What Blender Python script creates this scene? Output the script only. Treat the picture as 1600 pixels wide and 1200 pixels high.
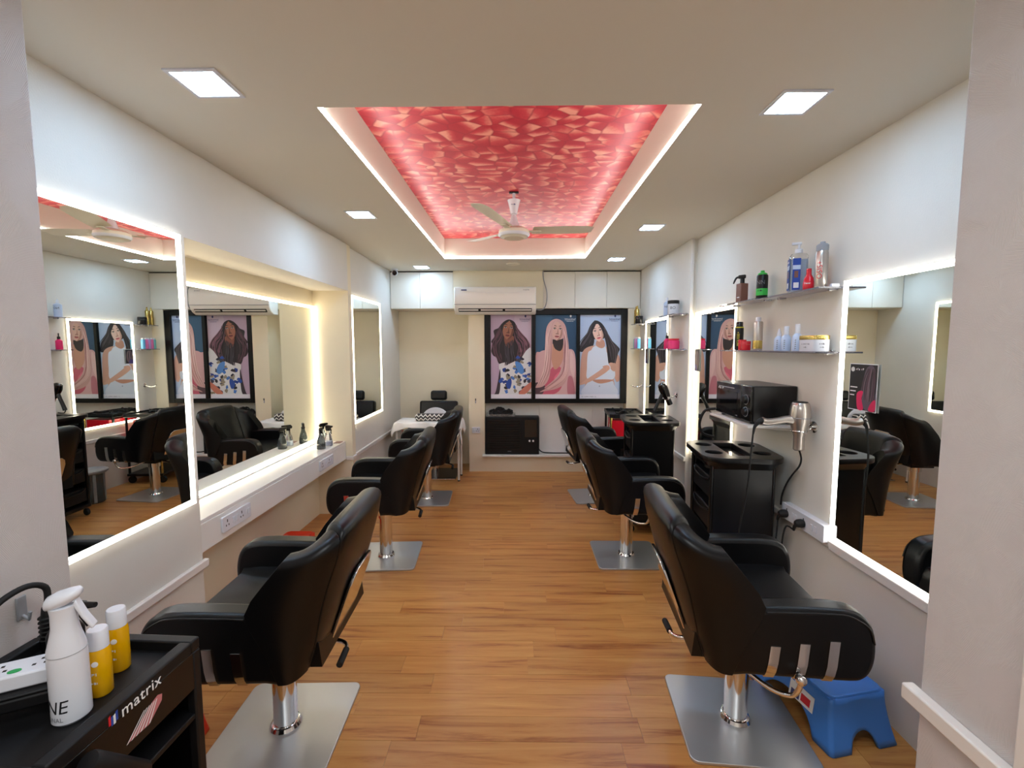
import bpy, bmesh, math, random
from mathutils import Vector, Matrix, Euler
random.seed(7)
for o in list(bpy.data.objects): bpy.data.objects.remove(o)
SC = bpy.context.scene
COL = SC.collection
R = math.radians
# ------------------------------------------------------------------ camera
cam = bpy.data.cameras.new('camera'); cam.sensor_width = 36.0; cam.lens = 711/1600*36; cam.clip_start = 0.02
co = bpy.data.objects.new('camera', cam); COL.objects.link(co)
rt = Vector((0.999901, 0.014015, -0.001163)); up = Vector((0.0, 0.082689, 0.996575)); bk = Vector((0.014063, -0.996477, 0.082681))
m = Matrix((( rt.x, up.x, bk.x), (rt.y, up.y, bk.y), (rt.z, up.z, bk.z))).to_4x4()
m.translation = (0, 0, 1.58); co.matrix_world = m
SC.camera = co
# ------------------------------------------------------------------ world, exposure
w = bpy.data.worlds.new('world'); SC.world = w; w.use_nodes = True
w.node_tree.nodes['Background'].inputs[0].default_value = (0.9, 0.93, 1, 1)
w.node_tree.nodes['Background'].inputs[1].default_value = 0.05
vs = SC.view_settings; vs.view_transform = 'Standard'; vs.look = 'None'; vs.gamma = 1.0; vs.use_curve_mapping = False
vs.exposure = 0.64
PANEL_E, STRIP_E, COVE_E, HALL_W = 58.0, 6.0, 17.0, 12.0
WARM_E = 9.0
# entrance hall behind the photographer: two unseen fill lamps added for the front
for hy in (-1.2, 0.2):
    la = bpy.data.lights.new('hall_fill_lamp', 'AREA'); la.shape = 'RECTANGLE'; la.size = 0.9; la.size_y = 0.35
    la.energy = HALL_W; la.color = (0.90, 0.96, 1.0)
    lo = bpy.data.objects.new('hall_fill_lamp', la); COL.objects.link(lo); lo.location = (0, hy, 2.47)

# ------------------------------------------------------------------ materials
def s2l(c):
    return tuple(((v/255)/12.92 if v/255 <= .04045 else ((v/255+.055)/1.055)**2.4) for v in c[:3]) + (1,)
MATS = {}
def nm(name):
    mt = bpy.data.materials.new(name); mt.use_nodes = True; MATS[name] = mt
    nt = mt.node_tree; return mt, nt, nt.nodes['Principled BSDF']
def N(nt, t, **k):
    n = nt.nodes.new(t)
    for a, v in k.items(): setattr(n, a, v)
    return n
def pm(name, col, rough=.5, metal=0, bump=0, bscale=200, spec=.5, trans=0, coat=0, emit=None, vary=0, alpha=1):
    mt, nt, b = nm(name); I = b.inputs
    c = s2l(col); I['Base Color'].default_value = c; I['Roughness'].default_value = rough; I['Metallic'].default_value = metal
    I['Specular IOR Level'].default_value = spec; I['Transmission Weight'].default_value = trans; I['Coat Weight'].default_value = coat
    if emit: I['Emission Color'].default_value = tuple(emit[:3]) + (1,); I['Emission Strength'].default_value = emit[3]
    if alpha < 1: I['Alpha'].default_value = alpha
    if bump or vary:
        g = N(nt, 'ShaderNodeNewGeometry'); no = N(nt, 'ShaderNodeTexNoise'); no.inputs['Scale'].default_value = bscale; no.inputs['Detail'].default_value = 3
        nt.links.new(g.outputs['Position'], no.inputs['Vector'])
        if bump:
            bp = N(nt, 'ShaderNodeBump'); bp.inputs['Strength'].default_value = bump; bp.inputs['Distance'].default_value = .002
            nt.links.new(no.outputs['Fac'], bp.inputs['Height']); nt.links.new(bp.outputs['Normal'], I['Normal'])
        if vary:
            n2 = N(nt, 'ShaderNodeTexNoise'); n2.inputs['Scale'].default_value = 3.5; n2.inputs['Detail'].default_value = 5
            nt.links.new(g.outputs['Position'], n2.inputs['Vector'])
            mx = N(nt, 'ShaderNodeMix', data_type='RGBA'); mx.inputs[6].default_value = tuple(v*(1-vary) for v in c[:3])+(1,); mx.inputs[7].default_value = tuple(min(1, v*(1+vary)) for v in c[:3])+(1,)
            nt.links.new(n2.outputs['Fac'], mx.inputs[0]); nt.links.new(mx.outputs[2], I['Base Color'])
    return mt
def emis(name, col, st):
    mt, nt, b = nm(name); b.inputs['Base Color'].default_value = (.8, .8, .8, 1)
    b.inputs['Emission Color'].default_value = tuple(col)+(1,); b.inputs['Emission Strength'].default_value = st
    return mt
pm('wallpaper', (222, 217, 206), .75, bump=.25, bscale=160, vary=.06)
pm('wallpaper_cream', (232, 220, 192), .75, bump=.25, bscale=160, vary=.05)
pm('ceiling_paint', (214, 208, 194), .8)
pm('laminate_white', (232, 230, 224), .28)
pm('cream_laminate', (226, 219, 204), .3)
pm('trim_white', (228, 222, 214), .4)
pm('black_frame', (8, 8, 9), .35, spec=.3)
pm('leather', (9, 9, 11), .33, bump=.12, bscale=700, spec=.32)
pm('leather_seam', (9, 9, 10), .5)
pm('chrome', (225, 225, 225), .1, 1)
pm('steel', (196, 197, 198), .36, .75, bump=.05, bscale=60)
pm('black_plastic', (9, 9, 11), .3, spec=.4)
pm('black_matt', (12, 12, 14), .5, spec=.35)
pm('rubber', (12, 12, 12), .7)
pm('white_plastic', (222, 224, 230), .25)
pm('grey_plastic', (150, 152, 155), .4)
pm('silver', (190, 182, 174), .28, .85)
pm('gold', (196, 170, 96), .25, .9)
pm('blue_plastic', (62, 128, 214), .42, bump=.1, bscale=300)
pm('red_plastic', (235, 62, 32), .4)
pm('red_gloss', (214, 24, 44), .25)
pm('pink_gloss', (232, 44, 110), .25)
pm('brown_bottle', (128, 86, 74), .3)
pm('amber_liquid', (248, 186, 6), .1, trans=.15, spec=.6)
pm('clear_plastic', (240, 244, 246), .06, trans=.92)
pm('smoke_plastic', (96, 104, 108), .1, trans=.75)
pm('shelf_acrylic', (225, 225, 240), .05, trans=.9)
pm('cloth_white', (236, 234, 230), .85, bump=.3, bscale=400)
pm('dark_slot', (24, 22, 20), .7)
pm('green_mark', (36, 160, 84), .4)
pm('black_gloss', (8, 8, 9), .12, coat=.4)
pm('fan_ivory', (226, 218, 196), .35)
pm('ac_white', (238, 234, 226), .3)
pm('dark_lens', (5, 5, 8), .05)
pm('blue_white', (196, 212, 236), .3)
pm('label_blue', (30, 70, 160), .4)
pm('label_green', (60, 200, 80), .4)
pm('hair_black', (10, 10, 11), .5)
pm('print_white', (238, 238, 238), .4)
pm('print_black', (16, 16, 20), .4)
pm('print_red', (210, 30, 45), .4)
pm('print_yellow', (225, 215, 50), .4)
pm('print_grey', (120, 120, 125), .4)
pm('print_navy', (40, 48, 110), .4)
pm('led_display', (255, 255, 255), .4, emit=(1, 1, 1, 3))
emis('panel_light', (.46, .69, 1.0), PANEL_E)
emis('mirror_led', (1.0, .97, .90), STRIP_E)
emis('warm_led', (1.0, .88, .66), WARM_E)
emis('cove_led', (1.0, .98, .96), COVE_E)
mt, nt, b = nm('mirror_glass'); b.inputs['Base Color'].default_value = (.84, .87, .83, 1); b.inputs['Metallic'].default_value = 1; b.inputs['Roughness'].default_value = 0.0
# entrance wallpaper: patches of fine lines in random directions
mt, nt, b = nm('brush_wallpaper'); L = nt.links.new
b.inputs['Base Color'].default_value = s2l((204, 197, 193)); b.inputs['Roughness'].default_value = .7
g = N(nt, 'ShaderNodeNewGeometry'); vo = N(nt, 'ShaderNodeTexVoronoi'); vo.inputs['Scale'].default_value = 15
L(g.outputs['Position'], vo.inputs['Vector'])
sb = N(nt, 'ShaderNodeVectorMath', operation='SUBTRACT'); L(vo.outputs['Color'], sb.inputs[0]); sb.inputs[1].default_value = (.5, .5, .5)
pl_ = N(nt, 'ShaderNodeVectorMath', operation='MULTIPLY'); L(sb.outputs[0], pl_.inputs[0]); pl_.inputs[1].default_value = (0, 1, 1)
nz = N(nt, 'ShaderNodeVectorMath', operation='NORMALIZE'); L(pl_.outputs[0], nz.inputs[0])
dt = N(nt, 'ShaderNodeVectorMath', operation='DOT_PRODUCT'); L(nz.outputs[0], dt.inputs[0]); L(g.outputs['Position'], dt.inputs[1])
mu = N(nt, 'ShaderNodeMath', operation='MULTIPLY'); L(dt.outputs['Value'], mu.inputs[0]); mu.inputs[1].default_value = 1900
sn = N(nt, 'ShaderNodeMath', operation='SINE'); L(mu.outputs[0], sn.inputs[0])
bp = N(nt, 'ShaderNodeBump'); bp.inputs['Strength'].default_value = .3; bp.inputs['Distance'].default_value = .0012
L(sn.outputs[0], bp.inputs['Height']); L(bp.outputs['Normal'], b.inputs['Normal'])
# red brushed ceiling finish
mt, nt, b = nm('red_brushed'); L = nt.links.new
g = N(nt, 'ShaderNodeNewGeometry'); mp = N(nt, 'ShaderNodeMapping'); mp.inputs['Scale'].default_value = (9.5, 12.5, 0)
no = N(nt, 'ShaderNodeTexNoise'); no.inputs['Scale'].default_value = 4; L(g.outputs['Position'], no.inputs['Vector'])
ad = N(nt, 'ShaderNodeVectorMath', operation='MULTIPLY_ADD'); L(no.outputs['Color'], ad.inputs[0]); ad.inputs[1].default_value = (.09, .09, 0); L(g.outputs['Position'], ad.inputs[2])
L(ad.outputs[0], mp.inputs['Vector'])
vo = N(nt, 'ShaderNodeTexVoronoi', voronoi_dimensions='2D'); vo.inputs['Scale'].default_value = 1.0; L(mp.outputs[0], vo.inputs['Vector'])
ve = N(nt, 'ShaderNodeTexVoronoi', voronoi_dimensions='2D', feature='DISTANCE_TO_EDGE'); ve.inputs['Scale'].default_value = 1.0; L(mp.outputs[0], ve.inputs['Vector'])
lc = N(nt, 'ShaderNodeVectorMath', operation='SUBTRACT'); L(mp.outputs[0], lc.inputs[0]); L(vo.outputs['Position'], lc.inputs[1])
sb = N(nt, 'ShaderNodeVectorMath', operation='SUBTRACT'); L(vo.outputs['Color'], sb.inputs[0]); sb.inputs[1].default_value = (.5, .5, .5)
dt = N(nt, 'ShaderNodeVectorMath', operation='DOT_PRODUCT'); L(lc.outputs[0], dt.inputs[0]); L(sb.outputs[0], dt.inputs[1])
gr = N(nt, 'ShaderNodeMath', operation='MULTIPLY_ADD'); L(dt.outputs['Value'], gr.inputs[0]); gr.inputs[1].default_value = 2.8; gr.inputs[2].default_value = .42
fn = N(nt, 'ShaderNodeTexNoise'); fn.inputs['Scale'].default_value = 60; L(g.outputs['Position'], fn.inputs['Vector'])
g2 = N(nt, 'ShaderNodeMath', operation='MULTIPLY_ADD'); L(fn.outputs['Fac'], g2.inputs[0]); g2.inputs[1].default_value = .3; L(gr.outputs[0], g2.inputs[2])
rp = N(nt, 'ShaderNodeValToRGB'); cr = rp.color_ramp
cr.elements[0].position = .25; cr.elements[0].color = s2l((196, 30, 52)); cr.elements[1].position = .95; cr.elements[1].color = s2l((244, 160, 138))
e = cr.elements.new(.55); e.color = s2l((216, 62, 72))
L(g2.outputs[0], rp.inputs[0])
er = N(nt, 'ShaderNodeMapRange'); er.inputs['From Max'].default_value = .09; er.inputs['To Min'].default_value = .75; er.inputs['To Max'].default_value = 0; L(ve.outputs['Distance'], er.inputs['Value'])
mx = N(nt, 'ShaderNodeMix', data_type='RGBA'); L(er.outputs[0], mx.inputs[0]); L(rp.outputs[0], mx.inputs[6]); mx.inputs[7].default_value = s2l((176, 26, 48))
L(mx.outputs[2], b.inputs['Base Color']); b.inputs['Roughness'].default_value = .38
# wood planks
mt, nt, b = nm('wood_plank'); L = nt.links.new
g = N(nt, 'ShaderNodeNewGeometry'); oi = N(nt, 'ShaderNodeObjectInfo')
of = N(nt, 'ShaderNodeMath', operation='MULTIPLY'); L(oi.outputs['Random'], of.inputs[0]); of.inputs[1].default_value = 90
cb = N(nt, 'ShaderNodeCombineXYZ'); L(of.outputs[0], cb.inputs[0]); L(of.outputs[0], cb.inputs[2])
ad = N(nt, 'ShaderNodeVectorMath', operation='ADD'); L(g.outputs['Position'], ad.inputs[0]); L(cb.outputs[0], ad.inputs[1])
mp = N(nt, 'ShaderNodeMapping'); mp.inputs['Scale'].default_value = (1.6, 22, 1); L(ad.outputs[0], mp.inputs['Vector'])
n1 = N(nt, 'ShaderNodeTexNoise'); n1.inputs['Scale'].default_value = 1; n1.inputs['Detail'].default_value = 6; n1.inputs['Roughness'].default_value = .65; n1.inputs['Distortion'].default_value = .5
L(mp.outputs[0], n1.inputs['Vector'])
rp = N(nt, 'ShaderNodeValToRGB'); cr = rp.color_ramp
cr.elements[0].position = .28; cr.elements[0].color = s2l((138, 70, 34)); cr.elements[1].position = .72; cr.elements[1].color = s2l((210, 156, 90))
e = cr.elements.new(.45); e.color = s2l((192, 132, 70))
L(n1.outputs['Fac'], rp.inputs[0])
hs = N(nt, 'ShaderNodeHueSaturation'); L(rp.outputs[0], hs.inputs['Color'])
mr = N(nt, 'ShaderNodeMapRange'); L(oi.outputs['Random'], mr.inputs['Value']); mr.inputs['To Min'].default_value = .92; mr.inputs['To Max'].default_value = 1.06
L(mr.outputs[0], hs.inputs['Value']); L(hs.outputs[0], b.inputs['Base Color'])
b.inputs['Roughness'].default_value = .34; b.inputs['Specular IOR Level'].default_value = .4
# flat print
mt, nt, b = nm('print'); at_ = N(nt, 'ShaderNodeAttribute', attribute_name='Col'); nt.links.new(at_.outputs['Color'], b.inputs['Base Color']); b.inputs['Roughness'].default_value = .4
# zigzag cloth
mt, nt, b = nm('zigzag'); L = nt.links.new
g = N(nt, 'ShaderNodeNewGeometry'); sx = N(nt, 'ShaderNodeSeparateXYZ'); L(g.outputs['Position'], sx.inputs[0])
pp = N(nt, 'ShaderNodeMath', operation='PINGPONG'); L(sx.outputs['X'], pp.inputs[0]); pp.inputs[1].default_value = .026
ad = N(nt, 'ShaderNodeMath', operation='ADD'); L(pp.outputs[0], ad.inputs[0]); L(sx.outputs['Z'], ad.inputs[1])
p2 = N(nt, 'ShaderNodeMath', operation='PINGPONG'); L(ad.outputs[0], p2.inputs[0]); p2.inputs[1].default_value = .02
gt = N(nt, 'ShaderNodeMath', operation='GREATER_THAN'); L(p2.outputs[0], gt.inputs[0]); gt.inputs[1].default_value = .012
mx = N(nt, 'ShaderNodeMix', data_type='RGBA'); mx.inputs[6].default_value = s2l((40, 38, 38)); mx.inputs[7].default_value = s2l((222, 218, 210)); L(gt.outputs[0], mx.inputs[0]); L(mx.outputs[2], b.inputs['Base Color'])

# ------------------------------------------------------------------ helpers
def link(o, parent=None):
    COL.objects.link(o)
    if parent is not None: o.parent = parent
    return o
def tag(o, label=None, cat=None, group=None, kind=None):
    if label: o['label'] = label
    if cat: o['category'] = cat
    if group: o['group'] = group
    if kind: o['kind'] = kind
    return o
def thing(name, label, cat, loc=(0, 0, 0), rz=0, group=None):
    o = bpy.data.objects.new(name, None); o.empty_display_size = .05; link(o); o.location = loc; o.rotation_euler = (0, 0, rz)
    return tag(o, label, cat, group)
def fin(bm, name, mat, parent=None, bev=0, seg=2, smooth=35, loc=None, rot=None):
    bmesh.ops.recalc_face_normals(bm, faces=bm.faces)
    me = bpy.data.meshes.new(name); bm.to_mesh(me); bm.free()
    for mm in (mat if isinstance(mat, (list, tuple)) else [mat]): me.materials.append(MATS[mm])
    if smooth:
        for p in me.polygons: p.use_smooth = True
        me.set_sharp_from_angle(angle=R(smooth))
    o = bpy.data.objects.new(name, me); link(o, parent)
    if loc: o.location = loc
    if rot: o.rotation_euler = rot
    if bev:
        md = o.modifiers.new('bevel', 'BEVEL'); md.width = bev; md.segments = seg; md.limit_method = 'ANGLE'; md.angle_limit = R(40); md.harden_normals = False
    return o
def bx(bm, x0, x1, y0, y1, z0, z1, M=None):
    v = [bm.verts.new(p) for p in ((x0, y0, z0), (x1, y0, z0), (x1, y1, z0), (x0, y1, z0), (x0, y0, z1), (x1, y0, z1), (x1, y1, z1), (x0, y1, z1))]
    for f in ((3, 2, 1, 0), (4, 5, 6, 7), (0, 1, 5, 4), (1, 2, 6, 5), (2, 3, 7, 6), (3, 0, 4, 7)): bm.faces.new([v[i] for i in f])
    if M is not None: bmesh.ops.transform(bm, matrix=M, verts=v)
    return v
def box(name, mat, x0, x1, y0, y1, z0, z1, parent=None, bev=0, seg=2, **k):
    bm = bmesh.new(); bx(bm, x0, x1, y0, y1, z0, z1); return fin(bm, name, mat, parent, bev, seg, **k)
def loft(bm, rings, closed=True, cap=True):
    vs_ = [[bm.verts.new(p) for p in r] for r in rings]; n = len(rings[0])
    for a, b_ in zip(vs_, vs_[1:]):
        for i in range(n if closed else n-1):
            j = (i+1) % n; bm.faces.new((a[i], a[j], b_[j], b_[i]))
    if cap: bm.faces.new(vs_[0][::-1]); bm.faces.new(vs_[-1])
    return [v for r in vs_ for v in r]
def lathe(bm, prof, seg=20, M=None, sx=1, sy=1):
    rings = [[(max(r, 1e-4)*math.cos(2*math.pi*i/seg)*sx, max(r, 1e-4)*math.sin(2*math.pi*i/seg)*sy, z) for i in range(seg)] for r, z in prof]
    v = loft(bm, rings)
    if M is not None: bmesh.ops.transform(bm, matrix=M, verts=v)
    return v
def lat(name, mat, prof, parent=None, seg=20, loc=None, rot=None, M=None, sx=1, sy=1, smooth=40):
    bm = bmesh.new(); lathe(bm, prof, seg, M, sx, sy); return fin(bm, name, mat, parent, loc=loc, rot=rot, smooth=smooth)
def tube(bm, pts, r, seg=8):
    pts = [Vector(p) for p in pts]; rings = []; prev = None
    for i, p in enumerate(pts):
        t = (pts[min(i+1, len(pts)-1)]-pts[max(i-1, 0)]).normalized()
        if prev is None:
            a = Vector((0, 0, 1)) if abs(t.z) < .9 else Vector((1, 0, 0)); n = t.cross(a).normalized()
        else:
            n = (prev-t*prev.dot(t)).normalized()
        prev = n; b_ = t.cross(n); rr = r[i] if isinstance(r, (list, tuple)) else r
        rings.append([p+n*math.cos(2*math.pi*k/seg)*rr+b_*math.sin(2*math.pi*k/seg)*rr for k in range(seg)])
    return loft(bm, rings)
def cr(pts, n=6, closed=False):
    P = [Vector(p) for p in pts]; out = []; L_ = len(P)
    for i in range(L_ if closed else L_-1):
        g_ = (lambda k: P[k % L_]) if closed else (lambda k: P[max(0, min(L_-1, k))])
        a, b_, c, d = g_(i-1), g_(i), g_(i+1), g_(i+2)
        for k in range(n):
            t = k/n; out.append(.5*((2*b_)+(c-a)*t+(2*a-5*b_+4*c-d)*t*t+(3*b_-a-3*c+d)*t**3))
    if not closed: out.append(P[-1])
    return out
def tub(name, mat, pts, r, parent=None, seg=8, smooth_n=0):
    if smooth_n and isinstance(r, (list, tuple)):
        n_ = len(pts)-1; r = [r[min(i//smooth_n, n_-1)]+(r[min(i//smooth_n, n_-1)+1]-r[min(i//smooth_n, n_-1)])*(i/smooth_n-min(i//smooth_n, n_-1)) for i in range(n_*smooth_n+1)]
    bm = bmesh.new(); tube(bm, cr(pts, smooth_n) if smooth_n else pts, r, seg); return fin(bm, name, mat, parent, smooth=60)
def prism(bm, pts, t0, t1, axis='z'):
    f = {'z': lambda a, b_, t: (a, b_, t), 'x': lambda a, b_, t: (t, a, b_), 'y': lambda a, b_, t: (a, t, b_)}[axis]
    return loft(bm, [[f(a, b_, t0) for a, b_ in pts], [f(a, b_, t1) for a, b_ in pts]])
def rrect(w_, h_, r, n=4, cx=0, cy=0):
    o = []
    for sx, sy, a0 in ((1, 1, 0), (-1, 1, 90), (-1, -1, 180), (1, -1, 270)):
        for k in range(n+1):
            a = R(a0+90*k/n); o.append((cx+sx*(w_/2-r)+r*math.cos(a), cy+sy*(h_/2-r)+r*math.sin(a)))
    return o
def circ(cx, cy, r, n=20, sy=1): return [(cx+r*math.cos(2*math.pi*k/n), cy+sy*r*math.sin(2*math.pi*k/n)) for k in range(n)]
def curve2mesh(cu, name, mat, parent, M=None):
    o = bpy.data.objects.new('tmp', cu); COL.objects.link(o); dg = bpy.context.evaluated_depsgraph_get()
    me = bpy.data.meshes.new_from_object(o.evaluated_get(dg)); bpy.data.objects.remove(o)
    me.name = name; me.materials.clear(); me.materials.append(MATS[mat])
    r = bpy.data.objects.new(name, me); link(r, parent)
    if M is not None: r.matrix_basis = M
    return r
def plate(name, mat, loops, t, parent=None, M=None, bev=0):
    cu = bpy.data.curves.new(name, 'CURVE'); cu.dimensions = '2D'; cu.fill_mode = 'BOTH'; cu.extrude = t/2; cu.bevel_depth = bev; cu.bevel_resolution = 1
    for lp in loops:
        s = cu.splines.new('POLY'); s.points.add(len(lp)-1); s.use_cyclic_u = True
        for p, q in zip(s.points, lp): p.co = (q[0], q[1], 0, 1)
    return curve2mesh(cu, name, mat, parent, M)
def text(s, size, mat, parent, M, shear=0, extrude=.0003, align='CENTER', name='lettering', space=1):
    cu = bpy.data.curves.new(name, 'FONT'); cu.body = s; cu.size = size; cu.align_x = align; cu.align_y = 'CENTER'; cu.shear = shear; cu.extrude = extrude; cu.resolution_u = 3; cu.space_character = space
    return curve2mesh(cu, name, mat, parent, M)
def marks(n, size, mat, parent, M, align='CENTER', name='small_print'):
    # small print too fine to read: a row of short strokes
    rnd_ = random.Random(n); bm = bmesh.new(); x = 0; w_ = size*.62
    for i in range(n):
        if rnd_.random() < .85:
            h_ = size*rnd_.choice((.5, .5, .7)); bx(bm, x, x+w_*.22, -size*.25, -size*.25+h_, 0, .0003)
            if rnd_.random() < .8: bx(bm, x+w_*.22, x+w_*.75, -size*.25+h_*rnd_.choice((0, .45, .8)), -size*.25+h_*rnd_.choice((.9, 1)), 0, .0003)
        x += w_
    off = -x/2 if align == 'CENTER' else 0
    bmesh.ops.translate(bm, verts=bm.verts, vec=(off, 0, 0)); o = fin(bm, name, mat, parent, smooth=0); o.matrix_basis = M; return o
def TM(loc, rot=(0, 0, 0), sc=1):
    return Matrix.Translation(loc) @ Euler(rot).to_matrix().to_4x4() @ Matrix.Scale(sc, 4)
FACE_LEFT = (R(90), 0, R(-90))    # lettering on a surface that faces -x
FACE_RIGHT = (R(90), 0, R(90))    # faces +x
FACE_FRONT = (R(90), 0, 0)        # faces -y
def sheet(name, layers, parent, M, dz=.00025, mat='print'):
    me = bpy.data.meshes.new(name); V = []; F = []; C = []
    for i, (pts, c) in enumerate(layers):
        b_ = len(V); V += [(p[0], p[1], i*3e-6 + (dz if i else 0)) for p in pts]; F.append(list(range(b_, b_+len(pts)))); C.append(s2l(c))
    bm = bmesh.new(); vv = [bm.verts.new(v) for v in V]; cl = bm.loops.layers.float_color.new('Col')
    for f, c in zip(F, C):
        try: fc = bm.faces.new([vv[i] for i in f])
        except ValueError: continue
        for l in fc.loops: l[cl] = c
        fc.normal_update()
        if fc.normal.z < 0: fc.normal_flip()
    big = [f for f in bm.faces if len(f.verts) > 4]
    bmesh.ops.triangulate(bm, faces=big, ngon_method='EAR_CLIP')
    bm.to_mesh(me); bm.free(); me.materials.append(MATS[mat])
    o = bpy.data.objects.new(name, me); link(o, parent); o.matrix_basis = M; return o
def under(child, parent):
    child.parent = parent; child.matrix_parent_inverse = parent.matrix_basis.inverted()
    for k_ in ('label', 'category', 'group'):
        if k_ in child: del child[k_]
    return child
def copy_tree(o, parent=None):
    c = o.copy(); COL.objects.link(c)
    if parent is not None: c.parent = parent
    for ch in list(o.children): copy_tree(ch, c)
    return c
# ================================================================== STRUCTURE
def struct(o): o['kind'] = 'structure'; return o
H = 2.5
XL, XLF, XN, XR, XRF, YB = -1.55, -1.58, -1.88, 1.555, 1.495, 5.65
# floor: slab with boards laid across the room
fl = struct(box('floor', 'wood_plank', -2.1, 1.75, -2.2, 6.1, -.06, -.004, smooth=0))
bm = bmesh.new(); bx(bm, 0, 1, 0, .1235, -.006, 0); pb = fin(bm, 'plank', 'wood_plank', fl, smooth=0); pme = pb.data; bpy.data.objects.remove(pb)
y = .95; row = 0
while y < 6.02:
    x = -1.92 - random.uniform(0, .9)
    while x < 1.57:
        ln = random.choice((.92, .92, .62, 1.2)); x0 = max(x, -1.9); x1 = min(x+ln-.0012, 1.57)
        if x1-x0 > .03:
            o = bpy.data.objects.new('plank', pme); link(o, fl); o.location = (x0, y, 0); o.scale = (x1-x0, 1, 1)
        x += ln
    y += .125; row += 1
# left wall with the deep recess for the middle mirror
def wall(name, *q): return struct(box(name, 'wallpaper_cream' if 'back' in name or 'recess' in name or 'pier' in name else 'wallpaper', *q, smooth=0))
wall('wall_left', -2.1, XL, 1.2, 2.135, 0, H)
wall('wall_left_recess', -2.1, XN, 2.135, 4.17, 0, 2.085)
wall('wall_left_header', -2.1, XL, 2.135, 4.17, 2.085, H)
wall('wall_left_pier', -2.1, XL, 4.17, 4.25, 0, H)
wall('wall_left_far', -2.1, XLF, 4.25, 6.1, 0, H)
# right wall, the far half stands proud
wall('wall_right', XR, 1.75, 1.19, 4.04, 0, H)
wall('wall_right_far', XRF, 1.75, 4.04, 6.1, 0, H)
# back wall: deep recess at left, window opening, plinth
wall('wall_back_recess', -1.58, -.62, 6.03, 6.1, 0, 2.04)
wall('wall_back_pier', -.62, -.422, YB, 6.1, 0, 2.04)
wall('wall_back_plinth', -.422, 1.345, YB, 6.1, 0, .195)
wall('wall_back', -.422, 1.345, 5.84, 6.1, .195, 2.04)
wall('wall_back_corner', 1.345, XRF, YB, 6.1, 0, 2.04)
wall('wall_back_header', -.80, .305, YB, 6.1, 2.04, H)
# entrance: wall ends beside the photographer and the hall behind
bm = bmesh.new(); bx(bm, -2.1, -1.245, -2.2, 1.2, 0, H); struct(fin(bm, 'wall_entrance_left', 'brush_wallpaper', smooth=0, bev=.004))
bm = bmesh.new(); bx(bm, 1.103, 1.75, -2.2, 1.19, 0, H); struct(fin(bm, 'wall_entrance_right', 'brush_wallpaper', smooth=0, bev=.004))
struct(box('wall_front', 'wallpaper', -1.245, 1.103, -2.3, -2.2, 0, H, smooth=0))
struct(box('trim_1', 'trim_white', 1.07, 1.103, .5, .93, 0, H, bev=.004))     # door jamb at the photographer's right
# ceiling around the raised tray
cx0, cx1, cy0, cy1, ZR = -.777, .70, 1.83, 4.885, 2.71
bm = bmesh.new()
bx(bm, -2.1, 1.75, -2.3, cy0, H, 2.8); bx(bm, -2.1, 1.75, cy1, 6.1, H, 2.8)
bx(bm, -2.1, cx0, cy0, cy1, H, 2.8); bx(bm, cx1, 1.75, cy0, cy1, H, 2.8)
ce = struct(fin(bm, 'ceiling', 'ceiling_paint', smooth=0))
box('tray_panel', 'red_brushed', cx0, cx1, cy0, cy1, ZR, 2.8, ce, smooth=0)['label'] = 'raised ceiling panel in brushed red and salmon'
for (a, b_, c, d) in ((cx0, cx0+.005, cy0, cy1), (cx1-.005, cx1, cy0, cy1), (cx0+.005, cx1-.005, cy1-.005, cy1), (cx0+.005, cx1-.005, cy0, cy0+.005)):
    box('led_strip', 'cove_led', a, b_, c, d, H+(.008 if c == cy0 and d < cy1 else .002), H+.020, ce, smooth=0)
# rails at dado height
def rail(n, pts, depth, z0, z1):
    pass
k = 1
def trim(mat, x0, x1, y0, y1, z0, z1, bev=.005):
    global k; k += 1
    return struct(box('trim_%d' % k, mat, x0, x1, y0, y1, z0, z1, bev=bev))
trim('trim_white', XL, XL+.022, 1.2, 2.15, .50, .54)
trim('trim_white', XLF, XLF+.022, 4.25, 6.0, .52, .557)
trim('trim_white', XL-.06, XL+.012, 4.158, 4.25, .52, .557)
trim('trim_white', XR-.022, XR, 1.19, 2.2, .575, .62)
trim('trim_white', XR-.022, XR, 2.2, 4.02, .585, .622)
trim('trim_white', XRF-.022, XRF, 4.02, 5.6, .55, .59)
trim('trim_white', 1.07, 1.103, .93, 1.215, .60, .645)
trim('trim_white', -1.245, -1.222, .2, 1.2, .60, .645)
trim('trim_white', -.45, 1.4, 5.60, 5.84, .195, .222)          # sill under the window
# window: black frame, mullions
wf = struct(thing('window_1', None, None))
FY0, FY1 = 5.655, 5.72
X0, X1, Z0, Z1 = -.42, 1.343, .87, 2.03
for nme, a, b_, c, d in (('frame_bar', X0, X0+.065, Z0, Z1), ('frame_bar', X1-.075, X1, Z0, Z1), ('frame_bar', X0+.065, X1-.075, Z0, Z0+.055), ('frame_bar', X0+.065, X1-.075, Z1-.062, Z1), ('mullion', .168, .212, Z0+.055, Z1-.062), ('mullion', .722, .762, Z0+.055, Z1-.062)):
    box(nme, 'black_frame', a, b_, FY0, FY1, c, d, wf, bev=.003)
for a, b_ in ((X0+.065, .168), (.212, .722), (.762, X1-.075)):
    box('pane', 'black_gloss', a, b_, FY0+.04, FY0+.05, Z0+.055, Z1-.062, wf, smooth=0)
# white panels under the window
pw = struct(thing('wall_panelling', None, None))
xs = [-.422, .27, .60, .95, 1.345]
for a, b_ in zip(xs, xs[1:]):
    box('panel', 'laminate_white', a+.001, b_-.001, 5.80, 5.84, .222, .868, pw, bev=.0015)
# corner trims on jog
trim('trim_white', XRF-.004, XRF+.02, 4.018, 4.024, 0, H, bev=0)
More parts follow.
